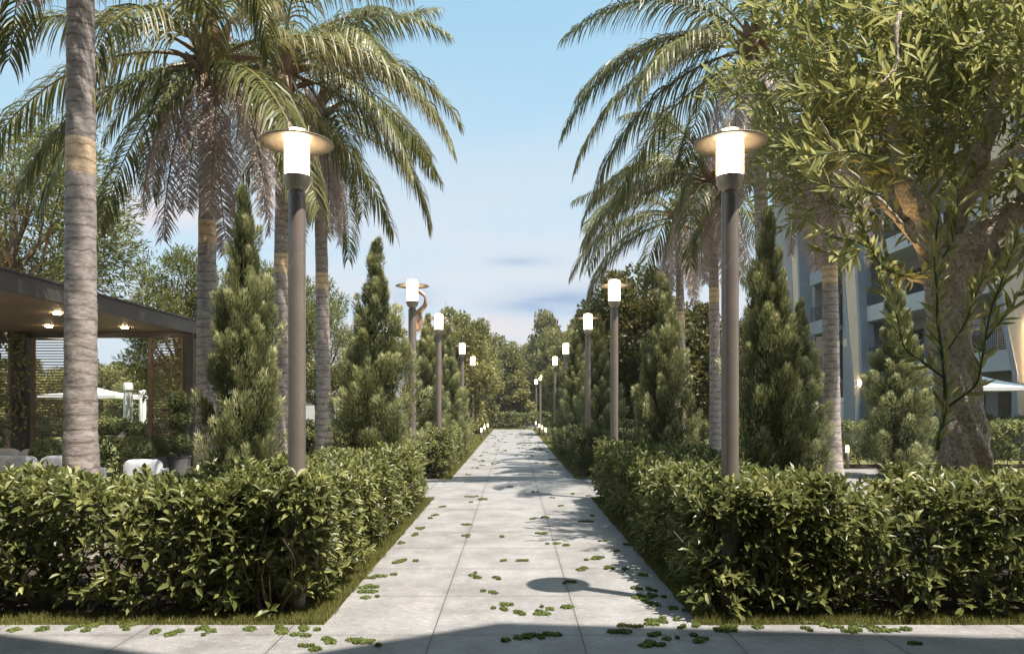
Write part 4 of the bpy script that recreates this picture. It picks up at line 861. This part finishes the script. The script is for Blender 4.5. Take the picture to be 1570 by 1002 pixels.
# ------------------------------------------------------------------ parasols
def closed_parasol(label, x, y, H):
    root = thing('closed_parasol', label, 'parasol', (x, y, 0), group='folded white parasols', scale=H / 2.6)
    g = G(); g.lathe([(.3, 0), (.3, .06), (.05, .08), (.03, .1), (.03, 2.5)], n=16); g.obj('pole', M['dark'], root)
    g = G(); prof = [(.55, .10), (.75, .17), (.95, .20), (1.15, .17), (1.22, .115), (1.3, .125), (1.8, .135), (2.2, .125), (2.3, .115), (2.31, .14), (2.33, .14), (2.55, .118), (2.56, .112), (2.565, .02)]
    n = 40; th = np.arange(n) * 2 * pi / n; V = []
    for z, r_ in prof:
        amp = .28 * max(0, min(1, (1.25 - z) / .3)) + .10; rr2 = r_ * (1 + amp * np.cos(8 * th + z * .8)); zz = z + (.14 * np.cos(8 * th + .6) if z < .6 else 0) * np.ones(n)
        V.append(np.stack([rr2 * np.cos(th), rr2 * np.sin(th), zz], 1))
    g.add(np.concatenate(V), [(i * n + j, i * n + (j + 1) % n, (i + 1) * n + (j + 1) % n, (i + 1) * n + j) for i in range(len(prof) - 1) for j in range(n)])
    g.obj('canopy', M['canvas'], root, smooth=True); return root
closed_parasol('larger folded white parasol nearest the thick palm trunk', at(196.5, 22), 22, 2.36)
closed_parasol('smaller folded white parasol beside the corner screen', at(218.5, 27), 27, 2.25)
closed_parasol('folded white parasol right of the palm behind the lamp post', at(515, 26), 26, 2.2)
closed_parasol('folded white parasol at the foot of the apartment building', at(1290, 34), 34, 2.05)
def open_parasol(label, x, y, W, ze, zt):
    root = thing('open_parasol', label, 'parasol', (x, y, 0), group='open white parasols')
    g = G(); g.lathe([(.35, 0), (.35, .07), (.04, .09), (.03, .12), (.03, zt - .05)], n=14); g.obj('pole', M['dark'], root)
    g = G(); h = W / 2; c = [(-h, -h), (h, -h), (h, h), (-h, h)]; V = []; k = 10; Q = []
    for s in range(4):
        a, b = np.array(c[s]), np.array(c[(s + 1) % 4]); base = len(V)
        for i in range(k + 1):
            t = i / k
            for j in range(k + 1):
                u = j / k; p = (a * (1 - u) + b * u) * t; sag = -.05 * sin(pi * u) * t * (1 - .3 * t); V.append((p[0], p[1], zt - (zt - ze) * t ** 1.0 + sag * .6 + .06 * sin(pi * t) * -1))
        for i in range(k):
            for j in range(k): o = base + i * (k + 1) + j; Q.append((o, o + k + 1, o + k + 2, o + 1))
        base = len(V); 
        for j in range(k + 1):
            u = j / k; p = a * (1 - u) + b * u; z = ze - .03 * sin(pi * u); V += [(p[0], p[1], z), (p[0], p[1], z - .10)]
        for j in range(k): o = base + 2 * j; Q.append((o, o + 2, o + 3, o + 1))
    g.add(V, Q); cn = g.obj('canopy', M['canvas'], root, smooth=False)
    g = G()
    for q in c: g.tube([(0, 0, zt - .08), (q[0], q[1], ze - .02)], .012, 5)
    g.obj('ribs', M['dark'], root); return root
open_parasol('open white parasol beside the thick palm trunk behind the patio', at(150, 24), 24, 2.4, 1.98, 2.22)
open_parasol('open white parasol behind the gnarled trunk before the apartment building', at(1482, 23.5), 23.5, 2.7, 2.22, 2.72)
# small cabana behind the palms
t = thing('cabana', 'small white roofed cabana with a curtain behind the left palms', 'cabana', (at(478, 27), 27, 0))
g = G(); g.box(-.8, .5, -.6, .6, 2.02, 2.2); g.obj('roof', M['canvas'], t)
g = G(); g.box(-.75, -.67, -.55, -.47, 0, 2.019); g.box(.36, .44, -.55, -.47, 0, 2.019); g.box(-.75, -.67, .47, .55, 0, 2.019); g.box(.36, .44, .47, .55, 0, 2.019); g.obj('posts', M['louvre'], t)
g = G(); g.box(-.1, .24, -.52, -.50, 1.0, 2.019); g.obj('curtain', M['canvas'], t)
t = thing('planter_box', 'rusty brown planter box behind the folded parasols', 'planter', (at(225, 30), 30, 0)); g = G(); g.box(-1.2, 1.2, -.3, .3, 0, .93); g.box(-1.23, 1.23, -.33, .33, .932, .99); g.obj('box', M['slat'], t, bevel=.01)
# curved sculpture
t = thing('sculpture', 'tall curved ribbon sculpture of copper and pale steel behind the second left lamp post', 'sculpture', (at(638, 21), 21, 0)); O = np.array([at(638, 21), 21, 0])
def ribbon(pts, w, th=.03):
    g = G(); pts = np.array(pts) - O; k = len(pts); tt = np.linspace(0, k - 1, 8 * (k - 1) + 1); q = np.stack([np.interp(tt, np.arange(k), pts[:, i]) for i in range(3)], 1)
    for _ in range(6): q[1:-1] = (q[:-2] + 2 * q[1:-1] + q[2:]) / 4
    tg = nrm(np.gradient(q, axis=0)); V = []
    for i in range(len(q)):
        a = .5 + 1.6 * i / len(q); side = nrm(np.array([cos(a), sin(a), .15])); side = nrm(side - tg[i] * (side @ tg[i])); nn = np.cross(tg[i], side); ww = w * (.55 + .45 * sin(pi * (i + .5) / len(q)))
        V += [q[i] - side * ww - nn * th, q[i] + side * ww - nn * th, q[i] + side * ww + nn * th, q[i] - side * ww + nn * th]
    n = len(q); Q = [(4 * i + j, 4 * i + (j + 1) % 4, 4 * i + 4 + (j + 1) % 4, 4 * i + 4 + j) for i in range(n - 1) for j in range(4)] + [(0, 1, 2, 3), (4 * n - 4, 4 * n - 1, 4 * n - 2, 4 * n - 3)]
    return g.add(V, Q)
ribbon([P(620, 710, 21), P(612, 640, 21), P(612, 600, 21), P(620, 560, 21), P(632, 525, 21), P(638, 505, 21)], .22).obj('lower_ribbon', M['steel'], t, smooth=True)
ribbon([P(638, 507, 21), P(642, 492, 21.1), P(640, 480, 21.2), P(652, 468, 21.1), P(652, 454, 21), P(642, 446, 21)], .17).obj('upper_ribbon', M['copper'], t, smooth=True)
# far low wall and cabana beyond the end hedge
g = G(); g.box(.6, 14, 64.5, 64.9, 0, 1.35); g.box(.55, 14.05, 64.45, 64.95, 1.352, 1.42); o = g.obj('garden_wall', M['walllight']); tag(o, 'low pale boundary wall beyond the end hedge on the right', 'wall')
g = G(); g.prism([(-1.1, 0), (1.1, 0), (.55, 1.75), (-.2, 1.75)], 'y', 57.5, 59); o = g.obj('tent', M['canvas']); o.location = (at(762, 58), 0, 0); tag(o, 'small white tent behind the end hedge left of the lone conical tree', 'tent')

# ------------------------------------------------------------------ apartment building
def building():
    X = 18.6; root = thing('apartment_building', 'grey apartment building with balconies, timber louvres and angular cream fins', 'building', (X, 40, 0))
    def b(g, x0, x1, y0, y1, z0, z1): g.box(x0 - X, x1 - X, y0 - 40, y1 - 40, z0, z1)
    Ht = 18.8; bays = [(26.9, 36.6), (42.2, 46.2)]; fl = [0, 2.98, 6.07, 9.16, 12.25, 15.34]
    g = G(); b(g, X + 1.9, X + 12, 20, 54, 0, Ht)                                  # main body behind the recesses
    for y0, y1 in ((20, 26.9), (39.3, 42.4), (46.3, 54)): b(g, X + .35, X + 1.897, y0, y1, 0, Ht)    # piers flush with the facade
    b(g, X + .1, X + 12.2, 19.9, 54.1, Ht + .003, Ht + .35); g.obj('wall', M['wallgrey'], root)
    g = G()
    for z in (5.05, 11.2): b(g, X + .33, X + .348, 39.32, 42.3, z, z + .45)
    g.obj('band', M['wallcream'], root)
    for y0, y1 in ((26.9, 39.3), (42.4, 46.3)):
        for i, z in enumerate(fl[1:]):
            g = G(); b(g, X, X + .14, y0 + .02, y1 - .02, z, z + .80); b(g, X + .142, X + 1.895, y0 + .02, y1 - .02, z, z + .22)
            if y0 < 30: b(g, X + .142, X + .9, y1 - .15, y1 - .02, z + .222, z + .80)
            bal = g.obj('balcony', M['walllight'] if y0 < 30 else M['finedge'], root)
            r_ = G(); b(r_, X + .03, X + .08, y0 + .05, y1 - .05, z + 1.66, z + 1.70); y = y0 + .1
            while y < y1 - .08: b(r_, X + .045, X + .062, y, y + .018, z + .802, z + 1.658); y += .13
            r_.obj('railing', M['rail'], bal)
        for z in fl:
            y = y0 + .3
            while y + 1.3 < y1:
                w = 1.5 if y0 < 30 else 1.4; w_ = min(y + w, y1 - .2)
                g = G(); b(g, X + 1.85, X + 1.896, y, w_, z + .25, z + 2.55); f = g.obj('window', M['dark'], root)
                g = G(); b(g, X + 1.835, X + 1.848, y + .07, (y + w_) / 2 - .03, z + .32, z + 2.48); b(g, X + 1.835, X + 1.848, (y + w_) / 2 + .03, w_ - .07, z + .32, z + 2.48); g.obj('pane', M['glass'], f)
                y += w + .9
    for y0, y1, z in ((43.9, 46.1, 10.0), (43.7, 45.6, 3.85), (28.4, 30.2, 10.0), (33, 34.6, 13.1), (43.9, 46.1, 13.1), (27.2, 28.6, 3.85)):
        g = G(); b(g, X + .16, X + .20, y0, y0 + .06, z - .02, z + 2.1); b(g, X + .16, X + .20, y1 - .06, y1, z - .02, z + 2.1); f = g.obj('louvre_panel', M['louvre'], root); s = G(); zz = z
        while zz < z + 2.06: b(s, X + .165, X + .19, y0 + .062, y1 - .062, zz, zz + .045); zz += .095
        s.obj('slats', M['louvre'], f)
    # folded fins: cream face between blue grey edges
    def fin(yc, k=1.):
        zs = [0, 2.75, 5.2, 12.5, Ht + .2]; a = [yc + .10, yc + .02, yc + .75 * k, yc + 2.1 * k, yc + 2.3 * k]; c = [yc - .05, yc - .50, yc - .40, yc + .5 * k, yc + .9 * k]
        def strip(lo, hi, x0, x1, name, mt):
            g = G()
            for i in range(4):
                poly = [(lo[i] - 40, zs[i]), (hi[i] - 40, zs[i]), (hi[i + 1] - 40, zs[i + 1]), (lo[i + 1] - 40, zs[i + 1])]
                g.prism(poly, 'x', x0 - X, x1 - X)
            return g.obj(name, mt, root)
        strip(c, a, X - .35, X + .34, 'fin', M['wallcream'])
        strip([v - .28 for v in c], [v - .003 for v in c], X - .38, X + .345, 'fin_edge', M['finedge'])
        strip([v + .003 for v in a], [v + .3 for v in a], X - .38, X + .345, 'fin_edge', M['finedge'])
    fin(26.6); fin(39.3, .9); fin(47.2, .6)
    g = G(); b(g, X + .2, X + .22, 22, 26, .2, 2.6); g.obj('shopfront_glass', M['glass'], root)
    # warm strip light down the fold of the nearest fin
    g = G(); g.tube([(-.40, 26.08 - 40, 2.5), (-.40, 26.10 - 40, 3.4), (-.40, 26.16 - 40, 4.7)], .022, 6); g.obj('strip_light', M['glow3'], root)
    g = G(); g.lathe([(.05, 0), (.05, .22)], (-.43, 38.75 - 40, 2.75), 10); g.obj('wall_light', M['glow3'], root)
building()

# ------------------------------------------------------------------ added out of view: canopy to shade the forecourt, building to block skylight
def canopy():
    t = thing('shadow_canopy', 'flat unseen canopy added behind the camera to shade the forecourt', 'canopy', (0, -3, 0)); g = G(); H = 9.; 
    def sh(x, y): return (x - LD[0] / -LD[2] * H * 1.0, y - LD[1] / -LD[2] * H + 3)       # roof point whose shadow falls at x, y
    k = [sh(x, y) for x, y in ((-1.5, 4.55), (.02, 5.40), (3.4, 5.06), (12, 4.6), (12, -6), (-1.5, -6))]
    g.prism(k, 'z', H, H + .35)
    k = [sh(x, y) for x, y in ((-9, 5.3), (-3.5, 5.13), (-2.2, 4.72), (-1.51, 4.4), (-1.51, -6), (-9, -6))]
    g.prism(k, 'z', H, H + .35); g.obj('roof', M['wallgrey'], t)
    for x in (-6, 2.6, 12): g = G(); g.lathe([(.3, 0), (.3, H)], (x, -6, 0), 20); g.obj('column', M['wallgrey'], t, smooth=True)
canopy()
def skylight_blocker():  # unseen mass added to cut sky fill on the hedge fronts
    t = thing('apartment_building', 'unseen dark brick building added behind the camera to block skylight', 'building', (0, -12, 0))
    m = mottled('dark brick wall', [(.3, (.07, .055, .045)), (.7, (.11, .085, .07))], 4, .85, .3)
    g = G(); g.box(-26, 26, -6, 3.5, 0, 15); g.box(-26.3, 26.3, -6.3, 3.8, 15.003, 15.5); g.obj('wall', m, t)
    for fl_ in range(4):
        for k in range(12):
            x = -23 + k * 4.1; z = 1 + fl_ * 3.6
            g = G(); g.box(x - .85, x + .85, 3.503, 3.56, z - .05, z + 2.05); f = g.obj('window', M['dark'], t)
            g = G(); g.box(x - .78, x - .03, 3.562, 3.575, z, z + 2); g.box(x + .03, x + .78, 3.562, 3.575, z, z + 2); g.obj('pane', M['glass'], f)
skylight_blocker()

# ------------------------------------------------------------------ haze
def haze():
    m = bpy.data.materials.new('haze'); m.use_nodes = True; nt = m.node_tree; nt.nodes.remove(nt.nodes['Principled BSDF'])
    v = nt.nodes.new('ShaderNodeVolumePrincipled'); v.inputs['Color'].default_value = (.93, .94, .96, 1); v.inputs['Density'].default_value = HAZE; v.inputs['Anisotropy'].default_value = .35
    nt.links.new(v.outputs[0], nt.nodes['Material Output'].inputs['Volume'])
    g = G(); g.box(-70, 70, -20, 100, -1.02, 22); o = g.obj('haze', m); tag(o, kind='stuff'); o.display_type = 'WIRE'
HAZE = .0008
haze()
# ------------------------------------------------------------------ moss clumps on the paving
def clump_mesh(seed):
    r = np.random.default_rng(seed); g = G()
    for _ in range(r.integers(2, 6)):
        cx, cy = r.normal(0, .05, 2); n = 26; th = np.arange(n) * 2 * pi / n; R0 = r.uniform(.022, .055); k = r.integers(4, 7)
        rr_ = R0 * (1 + .30 * np.cos(k * th + r.random() * 6) + .10 * np.cos(11 * th + r.random() * 6) + .05 * r.normal(size=n)); V = [(cx, cy, .014)]
        for f, z in ((.55, .013), (.85, .012), (1., .0015)):
            V += [(cx + rr_[i] * f * cos(th[i]), cy + rr_[i] * f * sin(th[i]), z + (.004 * r.random() if f < 1 else 0)) for i in range(n)]
        T = [(0, 1 + i, 1 + (i + 1) % n) for i in range(n)]; Q = [(1 + l * n + i, 1 + (l + 1) * n + i, 1 + (l + 1) * n + (i + 1) % n, 1 + l * n + (i + 1) % n) for l in range(2) for i in range(n)]
        g.add(V, Q, T, a=r.random(len(V)))
        m = 60; q = R0 * .9 * np.sqrt(r.random(m)); a = r.random(m) * 6.28; leaves(g, np.stack([cx + q * np.cos(a), cy + q * np.sin(a), np.full(m, .008)], 1), rnd(m, r) * np.array([1, 1, .3]) + np.array([0, 0, .45]), rnd(m, r), .02, .008, r.random(m))
    return g.mesh('moss_clump', M['moss'])
MC = [clump_mesh(60 + i) for i in range(8)]
near = [(20, 968), (60, 965), (110, 962), (150, 960), (195, 962), (250, 966), (272, 970), (310, 964), (330, 968), (380, 966), (425, 964), (440, 968), (475, 965), (468, 972), (505, 981), (545, 983), (570, 982), (485, 997), (470, 992),
        (585, 882), (573, 885), (600, 862), (560, 907), (567, 900), (560, 915), (640, 860), (620, 860), (633, 820), (615, 832), (655, 795), (665, 790), (645, 810), (720, 882), (733, 885), (765, 886), (751, 909), (765, 933), (780, 930), (797, 941), (829, 940), (840, 935), (867, 930), (815, 973), (800, 980), (838, 975), (778, 860), (803, 860), (830, 818), (855, 834), (865, 836), (720, 770), (740, 765), (715, 822), (774, 822),
        (896, 872), (933, 871), (962, 872), (985, 882), (995, 905), (1005, 912), (990, 915), (972, 900), (1000, 925), (985, 918), (1035, 931), (955, 960), (975, 962), (1000, 955), (1010, 950), (990, 972), (945, 968), (1000, 988), (1020, 978), (1040, 950), (1050, 962), (1062, 958), (1070, 978), (1095, 968), (1110, 965), (1120, 963), (1155, 962), (1163, 960), (1240, 964), (1260, 960), (1300, 963), (1310, 972), (1330, 962), (1345, 965), (1370, 968), (1385, 964), (1400, 986), (912, 858), (870, 893), (951, 845), (920, 855), (965, 835), (930, 830), (940, 803), (900, 760), (880, 757), (930, 778), (912, 790), (820, 795), (835, 793)]
i = 0
def clump(x, y, s):
    global i
    o = bpy.data.objects.new('moss_clump', MC[i % 8]); col.objects.link(o); o.location = (x, y, .001); o.rotation_euler = (0, 0, i * 1.7); o.scale = (s, s, 1); i += 1
    if y < 5.42: lb = 'small green leaf clump on the paving before the front of the left hedge' if x < -1.2 else 'small green leaf clump on the paving before the front of the right hedge' if x > 1.2 else 'small green leaf clump in the shade edge at the very front of the path'
    elif y < 12.9: lb = 'small green leaf clump along the left grass edge of the near path' if x < -.57 else 'small green leaf clump by the right hedge on the near path' if x > .476 else 'small green leaf clump on the middle slabs of the near path'
    elif y < 17: lb = 'small green leaf clump on the paving where the side path crosses'
    elif y < 27: lb = 'small green leaf clump on the path between the second pair of hedges'
    else: lb = 'small green leaf clump on the distant path between the grass verges'
    tag(o, lb, 'moss', 'green clumps: ' + lb[23:])
for px, py in near:
    D = 1.6 * F / (py - 623.5); clump(at(px, D), D, rng.uniform(.5, .85))
for k in range(95):
    D = 10 + 38 * rng.random() ** .9; x = (rng.random() ** .6 * 1.25) * (1 if rng.random() < .55 else -1); clump(x, D, rng.uniform(.45, 1.0) * (1 + D / 80))
